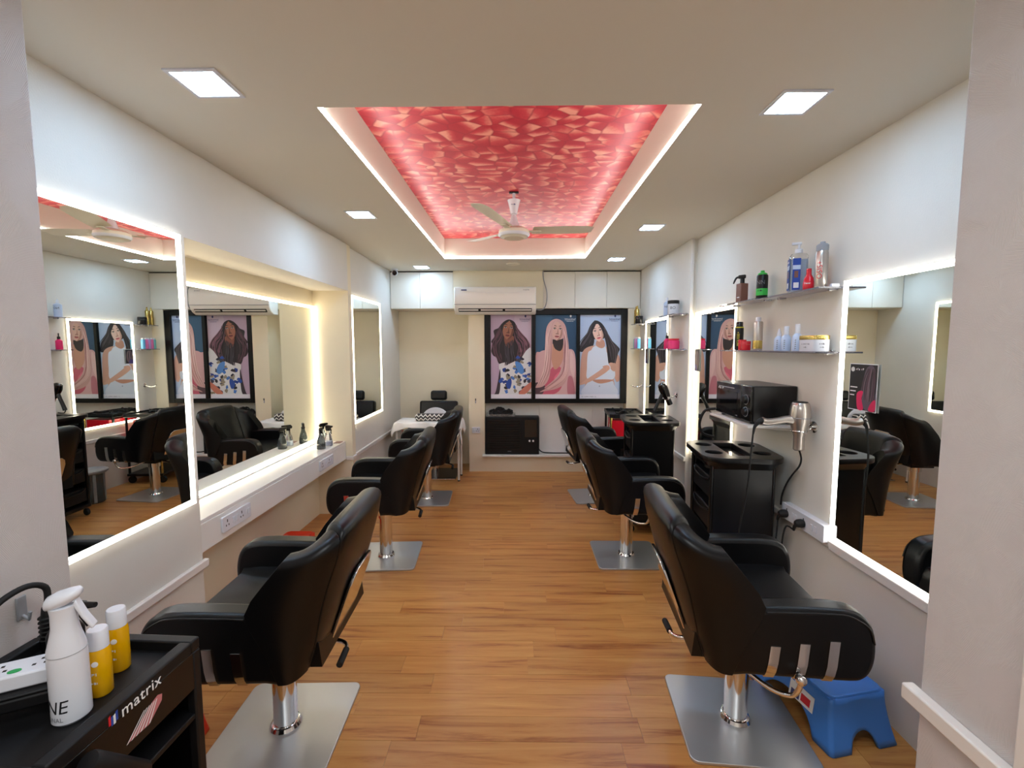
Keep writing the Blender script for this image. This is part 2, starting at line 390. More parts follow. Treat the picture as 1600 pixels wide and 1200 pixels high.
# ================================================================== BUILT-IN FITTINGS
def led_mirror(label, axis_x, y0, y1, z0, z1, side, wd=.022, group='LED framed mirrors', led='mirror_led'):
    # side=+1: mirror faces +x
    t = thing('led_mirror', label, 'mirror', (axis_x, (y0+y1)/2, z0), group=group)
    hy = (y1-y0)/2; hz = z1-z0; s = side
    def b(n, m_, a0, a1, yy0, yy1, zz0, zz1): return box(n, m_, min(a0*s, a1*s), max(a0*s, a1*s), yy0, yy1, zz0, zz1, t, smooth=0)
    b('mirror_glass', 'mirror_glass', .002, .012, -hy, hy, 0, hz)
    for yy0, yy1, zz0, zz1 in ((-hy, hy, hz-wd, hz), (-hy, hy, 0, wd), (-hy, -hy+wd, wd, hz-wd), (hy-wd, hy, wd, hz-wd)):
        b('led_strip', led, .0125, .0165, yy0, yy1, zz0, zz1)
    return t
led_mirror('tall LED framed mirror on the left wall nearest the entrance', XL, 1.30, 2.092, .838, 2.085, 1)
led_mirror('wide LED framed mirror set in the recess above the white ledge', XN, 2.15, 4.165, .712, 1.945, 1, led='warm_led')
led_mirror('narrow LED framed mirror on the left wall beside the cloth covered table', XLF, 4.30, 5.19, .84, 2.062, 1, led='warm_led')
led_mirror('LED framed mirror on the right wall with a hair poster on its glass', XR, 1.45, 2.205, .625, 1.885, -1)
led_mirror('LED framed mirror on the right wall behind the microwave', XR, 3.265, 4.012, .64, 1.868, -1, led='warm_led')
led_mirror('LED framed mirror on the right wall farthest from the entrance', XRF, 4.56, 5.352, .70, 1.868, -1, led='warm_led')
# ledge in the recess
lg = thing('ledge', 'long white laminate ledge under the recessed mirror', 'ledge', (0, 0, 0))
box('top_board', 'laminate_white', XN, -1.615, 2.137, 4.168, .678, .70, lg, bev=.003)
box('fascia', 'laminate_white', -1.635, -1.612, 2.137, 4.168, .53, .678, lg, bev=.002)
box('light_groove', 'laminate_white', XN+.03, XN+.036, 2.2, 4.1, .70, .708, lg, smooth=0)
# overhead cabinets
def cabinet(label, xs, hl=None):
    t = thing('overhead_cabinet', label, 'cabinet', (xs[0], YB, 2.042))
    W = xs[-1]-xs[0]
    box('body', 'cream_laminate', 0, W, .02, .44, 0, .446, t, smooth=0)
    for a, b_ in zip(xs, xs[1:]): box('door', 'cream_laminate', a-xs[0]+.0015, b_-xs[0]-.0015, 0, .018, .003, .442, t, bev=.0015)
    for q in ((0, W, .005, .03, .443, .452),): box('shadow_gap', 'dark_slot', *q, t, smooth=0)
    return t
cabinet('two door overhead cabinet in the back left corner beside the air conditioner', [-1.576, -1.21, -.80])
cabinet('three door overhead cabinet above the window at the right', [.305, .69, 1.08, 1.49])
# round ceiling vent cover
lat('smoke_detector', 'fan_ivory', [(0, 0), (.04, 0), (.075, .008), (.078, .016), (0, .016)], loc=(-.06, 5.18, H-.0165))
tag(bpy.data.objects['smoke_detector'], 'flat round ivory disc on the ceiling above the air conditioner', 'detector')
# recessed panel lights
ls = [(-1.095, 1.66, 'at the front left'), (1.045, 1.82, 'at the front right'), (-1.10, 3.25, 'left of the fan'), (1.03, 3.63, 'right of the fan'), (-1.125, 5.37, 'by the security camera'), (1.035, 4.93, 'at the back right')]
for x, y, d in ls:
    t = thing('ceiling_light', 'square recessed LED ceiling panel ' + d, 'ceiling light', (x, y, H), group='square ceiling lights')
    bm = bmesh.new()
    for q in ((-.088, .088, -.088, -.074), (-.088, .088, .074, .088), (-.088, -.074, -.074, .074), (.074, .088, -.074, .074)): bx(bm, *q, -.006, -.0005)
    fin(bm, 'frame', 'white_plastic', t, smooth=0)
    box('diffuser', 'panel_light', -.074, .074, -.074, .074, -.004, -.001, t, smooth=0)
# ceiling fan
t = thing('ceiling_fan', 'ivory three blade ceiling fan hanging from the red tray panel', 'fan', (-.033, 3.45, ZR))
box('ceiling_hook', 'black_matt', -.035, .035, -.012, .012, -.01, 0, t)
lat('down_rod', 'white_plastic', [(.011, -.2), (.011, -.008)], t, 12)
lat('canopy', 'white_plastic', [(.014, -.16), (.024, -.158), (.040, -.085), (.048, -.06), (.012, -.058)], t)
lat('neck', 'white_plastic', [(.02, -.26), (.045, -.25), (.026, -.2), (.018, -.165)], t)
mo = lat('motor', 'fan_ivory', [(0, -.335), (.075, -.335), (.08, -.33), (.105, -.322), (.115, -.30), (.112, -.28), (.085, -.262), (.03, -.25), (0, -.25)], t, 28)
lat('trim_ring', 'white_plastic', [(.106, -.3235), (.117, -.31), (.1175, -.304), (.11, -.304)], mo, 28)
marks(4, .016, 'print_navy', t, TM((0, -.0385, -.10), FACE_FRONT)); 
for a in (-112, 8, 128):
    c, s = math.cos(R(a)), math.sin(R(a))
    bm = bmesh.new(); rows = []
    for i in range(9):
        u = i/8; r = .14+u*.46; wd = .055+.012*math.sin(u*2.2); tw = -R(13)*(1-.3*u)
        if i == 8: wd *= .72
        rr = [(-wd, 0), (-wd*.5, .004), (0, .005), (wd*.5, .004), (wd, 0), (wd*.5, .001), (0, .002), (-wd*.5, .001)]
        rows.append([(r, p*math.cos(tw), -.272+q+p*math.sin(tw)+.02*u) for p, q in rr])
    loft(bm, rows); bmesh.ops.transform(bm, matrix=Matrix.Rotation(R(a), 4, 'Z'), verts=bm.verts)
    bl = fin(bm, 'blade', 'fan_ivory', t, smooth=50)
    bm = bmesh.new(); bx(bm, .07, .2, -.022, .022, -.284, -.276, Matrix.Rotation(R(a), 4, 'Z')); fin(bm, 'blade_bracket', 'fan_ivory', bl, bev=.003)
# security camera
t = thing('security_camera', 'small white dome security camera in the back left ceiling corner', 'camera', (-1.475, 5.5, H))
lat('mount', 'white_plastic', [(.035, -.02), (.04, -.002), (0, -.0005)], t)
lat('housing', 'white_plastic', [(0, -.03), (.03, -.03), (.036, -.02), (.036, .03), (.02, .045), (0, .045)], t, loc=(0, -.005, -.045), rot=(R(75), 0, R(-12)))
bpy.data.objects['housing'].rotation_euler = (R(-75), 0, R(12))
lat('lens', 'dark_lens', [(0, 0), (.026, 0), (.028, -.006), (0, -.007)], t, loc=(.008, -.04, -.052), rot=(R(-78), 0, R(12)))
# split air conditioner
t = thing('air_conditioner', 'white split air conditioner mounted over the left window poster', 'air conditioner', (-.277, YB, 1.965))
W2 = .487
prof = [(0, 0), (-.10, 0), (-.155, .028), (-.185, .065), (-.2, .11), (-.208, .2), (-.203, .29), (-.185, .318), (0, .325)]
bm = bmesh.new(); prism(bm, [(a, b_) for a, b_ in prof], -W2, W2, 'x'); body = fin(bm, 'body', 'ac_white', t, bev=.012, seg=3)
bm = bmesh.new(); prism(bm, [(-.157, .030), (-.184, .064), (-.190, .062), (-.163, .026)], -W2+.05, W2-.05, 'x'); fin(bm, 'outlet', 'dark_slot', t, smooth=0)
for xa, xb in ((-.43, -.2), (-.17, .09), (.12, .43)):
    bm = bmesh.new(); prism(bm, [(-.178, .040), (-.194, .052), (-.196, .049), (-.180, .037)], xa, xb, 'x'); fin(bm, 'louvre', 'ac_white', t, smooth=0)
bm = bmesh.new(); bx(bm, -W2+.004, W2-.004, -.209, -.2, .108, .112); fin(bm, 'panel_seam', 'print_grey', t, smooth=0)
box('badge', 'print_navy', -.40, -.335, -.2115, -.205, .272, .284, t, smooth=0)
text('INVERTER', .017, 'print_grey', t, TM((.37, -.2105, .277), (R(88), 0, 0)))
marks(2, .022, 'led_display', t, TM((.226, -.2112, .213), (R(88), 0, 0)))
tub('swoosh', 'print_white', [(-.36+.72*i/12, -.2115, .27-.028*math.sin(i/12*2.6)) for i in range(13)], .0016, t, 6)
c_ = tub('air_conditioner_cable', 'grey_plastic', [(.30, 5.642, 2.5), (.302, 5.64, 2.42), (.315, 5.635, 2.36), (.345, 5.63, 2.25), (.345, 5.62, 2.13), (.32, 5.62, 2.05), (.27, 5.62, 2.02), (.20, 5.61, 2.03)], .006, None, 8, 6)
under(c_, t); c_.name = 'cable'
# black window unit in the niche under the window
t = thing('window_air_cooler', 'black boxy window unit with two knobs standing on the sill', 'air cooler', (-.415, 5.795, .222))
UW = .675
box('body', 'black_matt', 0, UW, -.16, 0, 0, .475, t, bev=.006)
for i in range(13): box('grille_slat', 'black_plastic', .03, .44, -.167, -.16, .06+i*.030, .078+i*.030, t, smooth=0)
box('control_recess', 'black_gloss', .495, .645, -.163, -.16, .22, .44, t, smooth=0)
for xk in (.555, .60): lat('knob', 'print_white', [(0, 0), (.012, 0), (.012, .016), (0, .017)], t, 14, loc=(xk, -.16, .175), rot=(R(90), 0, 0))
box('badge', 'print_grey', .28, .325, -.168, -.167, .038, .046, t, smooth=0)
wc = tub('power_cord', 'rubber', [(.262, 5.76, .262), (.30, 5.72, .238), (.38, 5.70, .229), (.6, 5.69, .229), (.95, 5.70, .229)], .007, None, 8, 6)
under(wc, t)
# tray with bundle of black hair
t = thing('storage_tray', 'clear tray standing on the black window unit', 'tray', (-.22, 5.715, .6985))
plate('tray_base', 'clear_plastic', [rrect(.36, .13, .02)], .004, t, TM((0, 0, .003)))
for q in ((-.18, .18, -.066, -.062), (-.18, .18, .062, .066), (-.18, -.176, -.062, .062), (.176, .18, -.062, .062)): box('tray_side', 'clear_plastic', *q, .005, .035, t, smooth=0)
bm = bmesh.new()
for i in range(240):
    a = random.uniform(0, 6.28); cx = random.uniform(-.13, .13); hz = .075*math.exp(-((cx+.01)/.055)**2)+.045*math.exp(-((cx-.10)/.03)**2)+.03*math.exp(-((cx+.11)/.03)**2)+.05
    cz = random.uniform(.03, max(.035, hz-.02)); cy_ = random.uniform(-.03, .03); rr_ = random.uniform(.012, .026); p = [(max(-.165, min(.165, cx+rr_*math.cos(a+q_*1.5))), cy_+random.uniform(-.012, .012), max(.014, cz+rr_*math.sin(a+q_*1.5))) for q_ in range(5)]
    tube(bm, cr(p, 3), random.uniform(.004, .009), 5)
o = fin(bm, 'hair_bundle', 'hair_black', None, smooth=60, loc=(-.22, 5.715, .6985)); tag(o, 'tangled heap of black hair pieces heaped in the clear tray', 'hair')

# sockets
def socket(label, loc, rot, w_=.20, h_=.075, slots=((-.06, 'p'), (-.005, 's'), (.02, 's'), (.065, 'p')), d=.012, nme='power_socket'):
    t = thing(nme, label, 'socket', loc); t.rotation_euler = rot
    # local: x along plate, z up, faces -y
    bm = bmesh.new(); prism(bm, rrect(w_, h_, .006), -d, 0, 'y'); fin(bm, 'plate', 'white_plastic', t, bev=.002)
    for x, kd in slots:
        if kd == 'p':
            for dx, dz, sx, sz in ((0, .014, .0035, .008), (-.011, -.010, .0032, .005), (.011, -.010, .0032, .005)): box('pin_hole', 'dark_slot', x+dx-sx, x+dx+sx, -d-.0006, -d, dz-sz, dz+sz, t, smooth=0)
        else:
            box('switch', 'white_plastic', x-.009, x+.009, -d-.004, -d, -.017, .017, t, bev=.002)
    return t
socket('wide white socket plate on the ledge fascia nearest the entrance', (-1.612, 2.50, .612), (0, 0, R(90)), .26, .085, ((-.09, 'p'), (-.035, 's'), (-.008, 's'), (.04, 'p'), (.085, 's'), (.108, 's')))
socket('white socket plate on the ledge fascia beside the spray bottles', (-1.612, 3.72, .612), (0, 0, R(90)), .26, .085, ((-.09, 'p'), (-.035, 's'), (-.008, 's'), (.04, 'p'), (.085, 's')))
socket('small white socket plate on the back pillar beside the black window unit', (-.532, YB, .53), (0, 0, 0), .10, .075, ((-.022, 's'), (.02, 'p')))
t = socket('deep white socket box with two black plugs under the right front mirror', (XR, 2.385, .648), (0, 0, R(-90)), .36, .088, ((-.13, 'p'), (-.07, 's'), (-.045, 's'), (.02, 'p'), (.09, 's'), (.12, 's')), .045, 'socket_box')
def plug(label, y, z):
    t = thing('power_plug', label, 'plug', (XR-.046, y, z))
    bm = bmesh.new(); lathe(bm, [(.021, 0), (.023, .01), (.021, .03), (.013, .042), (0, .044)], 16, Matrix.Rotation(R(-90), 4, 'Y')); fin(bm, 'plug_head', 'rubber', t)
    tub('strain_relief', 'rubber', [(-.03, 0, -.005), (-.038, .01, -.022), (-.036, .018, -.045)], [.011, .009, .006], t, 8, 3)
    return t
pl1 = plug('round black plug with a cord farther from the entrance in the right socket box', 2.515, .640)
pl2 = plug('round black plug with a cord nearer the entrance in the right socket box', 2.365, .642)
under(tub('power_cord', 'rubber', [(1.472, 2.53, .60), (1.465, 2.525, .52), (1.45, 2.51, .45), (1.44, 2.49, .38), (1.45, 2.47, .2), (1.46, 2.45, .02)], .0045, None, 8, 6), pl1)
under(tub('power_cord', 'rubber', [(1.472, 2.385, .60), (1.46, 2.43, .60), (1.452, 2.445, .52), (1.45, 2.44, .42), (1.46, 2.42, .3), (1.50, 2.40, .12), (1.50, 2.38, .008)], .0045, None, 8, 6), pl2)
# ================================================================== STYLING CHAIRS
def sp(v, p): return math.copysign(abs(v)**p, v)
def interp(tb, z):
    if z <= tb[0][0]: return tb[0][1]
    for (a, b_), (c, d) in zip(tb, tb[1:]):
        if z <= c: u = (z-a)/(c-a); return b_+(d-b_)*u
    return tb[-1][1]
YF = [(.43, -.15), (.55, -.105), (.66, -.05), (.70, -.045), (.76, -.085), (.90, -.20), (1.0, -.265)]
YBK = [(.43, -.225), (.5, -.255), (.7, -.325), (.85, -.365), (.93, -.375), (1.0, -.37)]
def ztop(a):
    d = abs(math.degrees(a))
    return .962-.010*(d/40)**2 if d <= 40 else .936-.058*((d-40)/50)**1.2
def bpos(a, z, w_):
    S, C = sp(math.sin(a), .62), abs(math.cos(a))**.62; yf, yb = interp(YF, z), interp(YBK, z)
    o = Vector((.334*S, yf-(yf-yb)*C, z)); i = Vector((.244*S, yf-(yf-yb-.10)*C, z))
    return o.lerp(i, w_)
def back_patch(a0, a1, n, name, parent):
    bm = bmesh.new(); rings = []
    for q in range(n+1):
        a = R(a0+(a1-a0)*q/n); zt = ztop(a); ring = []
        for j in range(9): ring.append(bpos(a, .44+(zt-.04-.44)*j/8, 0))
        for j in range(1, 8): th = math.pi*j/8; ring.append(bpos(a, zt-.04+.04*math.sin(th), .5-.5*math.cos(th)))
        for j in range(6): ring.append(bpos(a, zt-.04+(.50-zt+.04)*j/5, 1))
        ring.append(bpos(a, .44, .9)); rings.append(ring)
    loft(bm, rings); return fin(bm, name, 'leather', parent, bev=.013, seg=3, smooth=50)
def make_chair():
    t = thing('styling_chair', '-', 'chair', group='black salon styling chairs')
    back_patch(-41, 41, 16, 'backrest', t)
    back_patch(41.8, 90, 12, 'back_wing', t); back_patch(-90, -41.8, 12, 'back_wing', t)
    bm = bmesh.new(); rings = []
    for u, (y, z) in enumerate(((-.25, .52), (-.12, .555), (.05, .56), (.20, .565), (.28, .558), (.295, .53), (.305, .48), (.295, .44))):
        rings.append([(-.244, y, z+.012), (-.215, y, z), (0, y, z+.002), (.215, y, z), (.244, y, z+.012), (.244, y-.01, .44), (-.244, y-.01, .44)])
    loft(bm, rings); fin(bm, 'seat', 'leather', t, bev=.012)
    # inner back cushion and its gathered centre seam
    for s in (-1, 1):
        pr = [(-.17, .445), (-.10, .436), (.08, .436), (.24, .436), (.285, .447), (.31, .48), (.32, .53), (.317, .59), (.302, .64), (.268, .675), (.20, .69), (.05, .688), (-.08, .68), (-.16, .66)]
        pr = [tuple(p) for p in cr([Vector(p) for p in pr], 3, True)]; bm = bmesh.new(); a, b_ = sorted((s*.24, s*.328)); prism(bm, pr, a, b_, 'x'); ar = fin(bm, 'arm', 'leather', t, bev=.02, seg=3, smooth=50)
        for y, zt in ((-.02, .555), (.075, .57), (.17, .585)):
            pts = [(s*.329, y+.012, zt), (s*.3295, y+.006, .495), (s*.329, y, .462), (s*.318, y-.003, .4365), (s*.29, y-.004, .4335)]
            bm = bmesh.new()
            loft(bm, [[(px, py-.016, pz), (px, py+.016, pz), (px+s*.004, py+.016, pz-.001), (px+s*.004, py-.016, pz-.001)] for px, py, pz in pts]); fin(bm, 'chrome_strip', 'chrome', ar, smooth=50)
        tub('arm_piping', 'leather_seam', [(s*.3285, -.04, .672), (s*.3285, .05, .676), (s*.3285, .20, .678), (s*.3285, .255, .660), (s*.3285, .292, .63), (s*.3285, .308, .58)], .0028, ar, 6, 4)
    box('seat_base', 'black_matt', -.21, .21, -.16, .26, .412, .445, t, bev=.01)
    # chrome plate standing off the back
    bm = bmesh.new(); out = [(-.13, .47), (-.13, .66), (-.115, .70), (-.085, .72), (.085, .72), (.115, .70), (.13, .66), (.13, .47)]
    rings = [[(x, interp(YBK, z)-off, z) for x, z in out] for off in (.002, .016)]
    loft(bm, rings); fin(bm, 'back_plate', 'chrome', t, bev=.004)
    box('mechanism', 'black_matt', -.085, .085, -.10, .12, .362, .413, t, bev=.006)
    lat('post', 'chrome', [(.046, .012), (.046, .364), (0, .365)], t, 28)
    lat('post_collar', 'chrome', [(.06, .010), (.062, .018), (.055, .03), (.047, .032)], t, 28)
    lat('upper_collar', 'chrome', [(.047, .31), (.055, .312), (.055, .361), (.047, .363)], t, 28)
    plate('base_plate', 'steel', [rrect(.46, .48, .03, 5)], .008, t, TM((0, 0, .0065)), bev=.0025)
    lv = tub('pump_lever', 'chrome', [(.02, -.08, .385), (.02, -.16, .375), (.015, -.235, .362), (-.005, -.262, .358), (-.03, -.27, .358)], .0085, t, 10, 4)
    tub('lever_grip', 'rubber', [(-.03, -.27, .358), (-.115, -.272, .352)], [.0125, .0125], lv, 12)
    rl = tub('recline_lever', 'chrome', [(.19, -.12, .43), (.25, -.05, .39), (.30, 0, .375), (.337, .045, .385), (.350, .062, .415), (.352, .068, .441)], .0085, t, 10, 5)
    bm = bmesh.new(); bmesh.ops.create_uvsphere(bm, u_segments=16, v_segments=10, radius=.019, matrix=Matrix.Translation((.352, .068, .455))); fin(bm, 'lever_ball', 'chrome', rl, smooth=80)
    return t
chair0 = make_chair()
spots = [(.918, 1.82, -95, 'black styling chair at the right front with a blue step stool under its arm'),
         (.815, 3.34, -90, 'black styling chair in the middle of the right row'),
         (.80, 4.70, -84, 'black styling chair at the far end of the right row'),
         (-.968, 1.76, 92, 'black styling chair at the left front behind the black trolley'),
         (-.995, 3.30, 94, 'black styling chair in the middle of the left row facing the recessed mirror'),
         (-.945, 4.60, 93, 'black styling chair at the far end of the left row before the cloth covered table')]
for i, (x, y, a, lb) in enumerate(spots):
    c = chair0 if i == 0 else copy_tree(chair0)
    c.location = (x, y, 0); c.rotation_euler = (0, 0, R(a)); c['label'] = lb
# barber chair in the back recess
t = thing('barber_chair', 'black reclining chair with headrest standing behind the cloth covered table', 'chair', (-1.03, 5.52, 0))
plate('base_plate', 'black_gloss', [rrect(.56, .5, .03, 5)], .008, t, TM((0, 0, .0065)), bev=.003)
box('plate_lip', 'chrome', -.28, .28, -.262, -.25, .003, .016, t, bev=.002)
lat('post', 'chrome', [(.05, .011), (.05, .3), (0, .301)], t, 24)
box('seat', 'leather', -.22, .22, -.22, .24, .30, .46, t, bev=.03, seg=3)
bm = bmesh.new(); bx(bm, -.245, .245, -.05, .05, 0, .44, Matrix.Translation((0, .27, .44)) @ Matrix.Rotation(R(-10), 4, 'X')); fin(bm, 'backrest', 'leather', t, bev=.025, seg=3)
bm = bmesh.new(); bx(bm, -.105, .105, -.04, .04, 0, .125, Matrix.Translation((0, .33, .885)) @ Matrix.Rotation(R(-6), 4, 'X')); hr = fin(bm, 'headrest', 'leather', t, bev=.03, seg=3)
for s in (-.05, .05): tub('headrest_rod', 'chrome', [(s, .33, .82), (s, .33, .9)], .007, hr, 8)
for s in (-1, 1):
    a, b_ = sorted((s*.225, s*.29)); box('armrest', 'leather', a, b_, -.24, .22, .32, .62, t, bev=.03, seg=3)
# ================================================================== TABLE AT THE BACK
t = thing('side_table', 'small white metal table under the white cloth in the back left corner', 'table', (-1.06, 5.37, 0))
box('tabletop', 'laminate_white', -.37, .37, -.16, .12, .67, .69, t, bev=.003)
for x in (-.36, .36):
    for y in (-.14, .1):
        lg_ = tub('leg', 'trim_white', [(x, y, .012), (x, y, .67)], .013, t, 10); lat('foot', 'rubber', [(.015, 0), (.015, .014), (0, .015)], lg_, 10, loc=(x, y, 0))
bm = bmesh.new(); NX, NY = 44, 26
def clothp(u, v):
    x = -.48+u*.94; y = -.25+v*.44
    dx = max(0, abs(x)-.375); dy = max(0, -.165-y); z = .695
    d = math.hypot(dx, dy)
    hang = .25 if x > 0 else .09
    if dx > 0: z -= min(dx/.105, 1)*hang*(.75+.25*math.sin(v*9+1)); x = math.copysign(.38+dx*.22+.012*math.sin(v*14)*(dx/.1), x)
    if dy > 0: z -= dy*1.0*(.9+.3*math.sin(u*16)); y = -.17-dy*.25-.008*math.sin(u*22)*(dy/.08)
    z += .004*math.sin(x*17+y*23)*math.sin(y*31)
    return (x, y, z)
g_ = [[bm.verts.new(clothp(i/NX, j/NY)) for i in range(NX+1)] for j in range(NY+1)]
for j in range(NY):
    for i in range(NX): bm.faces.new((g_[j][i], g_[j][i+1], g_[j+1][i+1], g_[j+1][i]))
o = fin(bm, 'table_cloth', 'cloth_white', None, smooth=80, loc=(-1.06, 5.37, 0)); md = o.modifiers.new('thick', 'SOLIDIFY'); md.thickness = .004; md.offset = 1
tag(o, 'white cloth draped over the small table in the back left corner', 'cloth')
bm = bmesh.new(); bx(bm, -.19, .19, -.06, .05, 0, .085); o = fin(bm, 'patterned_pouch', 'zigzag', None, bev=.03, seg=3, loc=(-1.03, 5.335, .7015)); tag(o, 'oblong pouch with black and white zigzag pattern on the cloth', 'pouch')
bm = bmesh.new(); pr = [(.165*math.cos(R(a)), .145*math.sin(R(a))) for a in range(0, 181, 9)]; prism(bm, pr, -.012, .012, 'y'); o = fin(bm, 'shampoo_cape_hoop', 'white_plastic', None, bev=.006, loc=(-1.0, 5.43, .7015)); o.name = 'arched_board'; tag(o, 'white half round board standing behind the zigzag pouch', 'board')
# ================================================================== WINDOW POSTERS
def strands(layers, A, B, n, cols, w0=5, jit=6, seed=1):
    rnd = random.Random(seed)
    for i in range(n):
        u = rnd.random(); P = [Vector(a).lerp(Vector(b_), u)+Vector((rnd.uniform(-jit, jit), rnd.uniform(-jit, jit)*.4)) for a, b_ in zip(A, B)]
        P = cr(P, 5); w_ = rnd.uniform(.4, 1)*w0; l = []; r_ = []
        for k_, p in enumerate(P):
            d = (P[min(k_+1, len(P)-1)]-P[max(0, k_-1)]); nn = Vector((-d.y, d.x)).normalized()*w_*(.3+math.sin(math.pi*min(.98, max(.02, k_/(len(P)-1)))))*.6
            l.append(p+nn); r_.append(p-nn)
        c = rnd.choice(cols)
        for k_ in range(len(P)-1): layers.append(([l[k_], l[k_+1], r_[k_+1], r_[k_]], c))
def blob(layers, pts, c, n=5): layers.append((cr([Vector(p) for p in pts], n, True), c))
def ell(layers, cx, cy, rx, ry, c, rot=0, n=28):
    layers.append(([(cx+rx*math.cos(a)*math.cos(R(rot))-ry*math.sin(a)*math.sin(R(rot)), cy+rx*math.cos(a)*math.sin(R(rot))+ry*math.sin(a)*math.cos(R(rot))) for a in [2*math.pi*k_/n for k_ in range(n)]], c))
def face(L_, cx, cy, s, skin, dark, lip, brow, tilt=0, shade=None):
    ca, sa = math.cos(R(tilt)), math.sin(R(tilt))
    def T(p): return (cx+s*(p[0]*ca-p[1]*sa), cy+s*(p[0]*sa+p[1]*ca))
    def B(pts, c): L_.append((cr([Vector(T(p)) for p in pts], 5, True), c))
    B([(-52, -40), (-30, -78), (0, -88), (30, -78), (54, -40), (55, 10), (42, 60), (16, 88), (-8, 90), (-38, 60), (-52, 10)], skin)
    B([(54, -40), (55, 10), (42, 60), (16, 88), (2, 90), (22, 62), (34, 20), (38, -30)], dark)
    for s_ in (-1, 1):
        B([(s_*12, -22), (s_*26, -32), (s_*44, -22), (s_*26, -14)], tuple(v*.75 for v in dark))
        B([(s_*16, -20), (s_*28, -26), (s_*40, -19), (s_*28, -15)], (236, 228, 222))
        B([(s_*24, -25), (s_*32, -25), (s_*32, -16), (s_*24, -16)], (34, 24, 22))
        B([(s_*12, -27), (s_*28, -32), (s_*44, -23), (s_*28, -28)], (24, 16, 16))
        B([(s_*8, -44), (s_*30, -54), (s_*50, -42), (s_*30, -47)], brow)
    B([(4, -25), (12, 15), (14, 28), (0, 33), (-6, 28), (0, 10)], dark)
    B([(-14, 28), (-6, 25), (-4, 31), (-12, 33)], tuple(v*.6 for v in dark)); B([(14, 28), (6, 25), (4, 31), (12, 33)], tuple(v*.6 for v in dark))
    B([(-22, 52), (-8, 45), (0, 48), (8, 45), (22, 52), (0, 55)], lip); B([(-22, 52), (0, 55), (22, 52), (12, 64), (-12, 64)], tuple(min(255, v*1.15) for v in lip))
    B([(-20, 53), (0, 51), (20, 53), (0, 56)], tuple(v*.45 for v in lip))
PW, PH = .507, 1.04
def poster(label, L_, x0, y0, w_, h_, loc, dark_logo=True, name='hair_poster'):
    t = thing(name, label, 'poster', loc, group='hair posters on the window')
    box('backing', 'print_white', 0, PW, .0005, .003, 0, PH, t, smooth=0)
    LL = [([((p[0]-x0)/w_*PW, (y0+h_-p[1])/h_*PH) for p in [(max(x0, min(x0+w_, q[0])), max(y0, min(y0+h_, q[1]))) for q in pts]], c) for pts, c in L_]
    LL = [([p for i_, p in enumerate(pts) if (Vector(p)-Vector(pts[i_-1])).length > 1e-6], c) for pts, c in LL]; LL = [(p, c) for p, c in LL if len(p) > 2]
    sheet('print', LL, t, TM((0, 0, 0), FACE_FRONT), .0006)
    lm = 'print_navy' if dark_logo else 'print_white'
    text('Schwarzkopf', .026, lm, t, TM((PW-.082, -.0042, PH-.052), FACE_FRONT))
    box('rule', lm, PW-.148, PW-.016, -.0043, -.004, PH-.071, PH-.0695, t, smooth=0)
    text('PROFESSIONAL', .0125, lm, t, TM((PW-.082, -.0042, PH-.079), FACE_FRONT))
    bm = bmesh.new(); prism(bm, [(-.011, .02), (-.006, .028), (.006, .028), (.012, .02), (.010, .008), (.003, -.004), (-.004, .002), (-.010, .008)], -.0043, -.004, 'y'); fin(bm, 'emblem', lm, t, smooth=0, loc=(PW-.075, 0, PH-.03))
    marks(22, .014, 'print_grey', t, TM((.02, -.0042, .022), FACE_FRONT), align='LEFT')
    return t
# --- woman with wavy dark hair, floral blouse
L_ = [([(160, 195), (560, 195), (560, 1010), (160, 1010)], (196, 172, 196))]
blob(L_, [(400, 200), (560, 200), (560, 560), (480, 600), (420, 380)], (206, 186, 204))
blob(L_, [(300, 252), (345, 238), (392, 262), (418, 310), (446, 362), (486, 400), (524, 446), (538, 500), (508, 560), (490, 640), (430, 672), (380, 650), (330, 690), (285, 694), (238, 664), (212, 604), (186, 590), (164, 540), (182, 488), (166, 450), (196, 402), (190, 345), (236, 320), (262, 286)], (44, 36, 40))
strands(L_, [(250, 310), (215, 390), (180, 460), (178, 540), (215, 610)], [(285, 330), (275, 420), (250, 500), (260, 600), (290, 690)], 46, [(92, 62, 74), (112, 74, 88), (64, 50, 56), (36, 28, 32)], 6, 12, 3)
strands(L_, [(405, 290), (450, 370), (515, 440), (535, 510), (500, 600)], [(390, 330), (400, 430), (430, 500), (430, 590), (400, 660)], 46, [(120, 80, 96), (136, 92, 106), (58, 44, 50), (30, 24, 28)], 6, 12, 4)
blob(L_, [(240, 690), (262, 664), (330, 650), (390, 640), (440, 660), (470, 600), (520, 530), (560, 550), (560, 968), (236, 968), (256, 820)], (222, 222, 224))
blob(L_, [(160, 968), (200, 960), (226, 860), (250, 720), (256, 820), (238, 968)], (58, 48, 58))
rnd = random.Random(5)
for i in range(64):
    cx, cy = rnd.uniform(262, 548), rnd.uniform(600, 955)
    if cy < 700 and cx < 400: continue
    c = rnd.choice([(44, 82, 168), (70, 120, 196), (34, 36, 58), (40, 40, 48), (30, 60, 140), (150, 140, 120), (62, 66, 84)])
    n_ = 7; blob(L_, [(cx+rnd.uniform(9, 30)*math.cos(6.28*k_/n_), cy+rnd.uniform(7, 25)*math.sin(6.28*k_/n_)) for k_ in range(n_)], c)
blob(L_, [(400, 650), (450, 660), (486, 720), (470, 770), (425, 740)], (86, 140, 208))
blob(L_, [(312, 850), (352, 812), (366, 850), (350, 912), (322, 906)], (40, 76, 160))
blob(L_, [(298, 400), (384, 400), (380, 470), (350, 508), (322, 512), (300, 470)], (136, 84, 66))
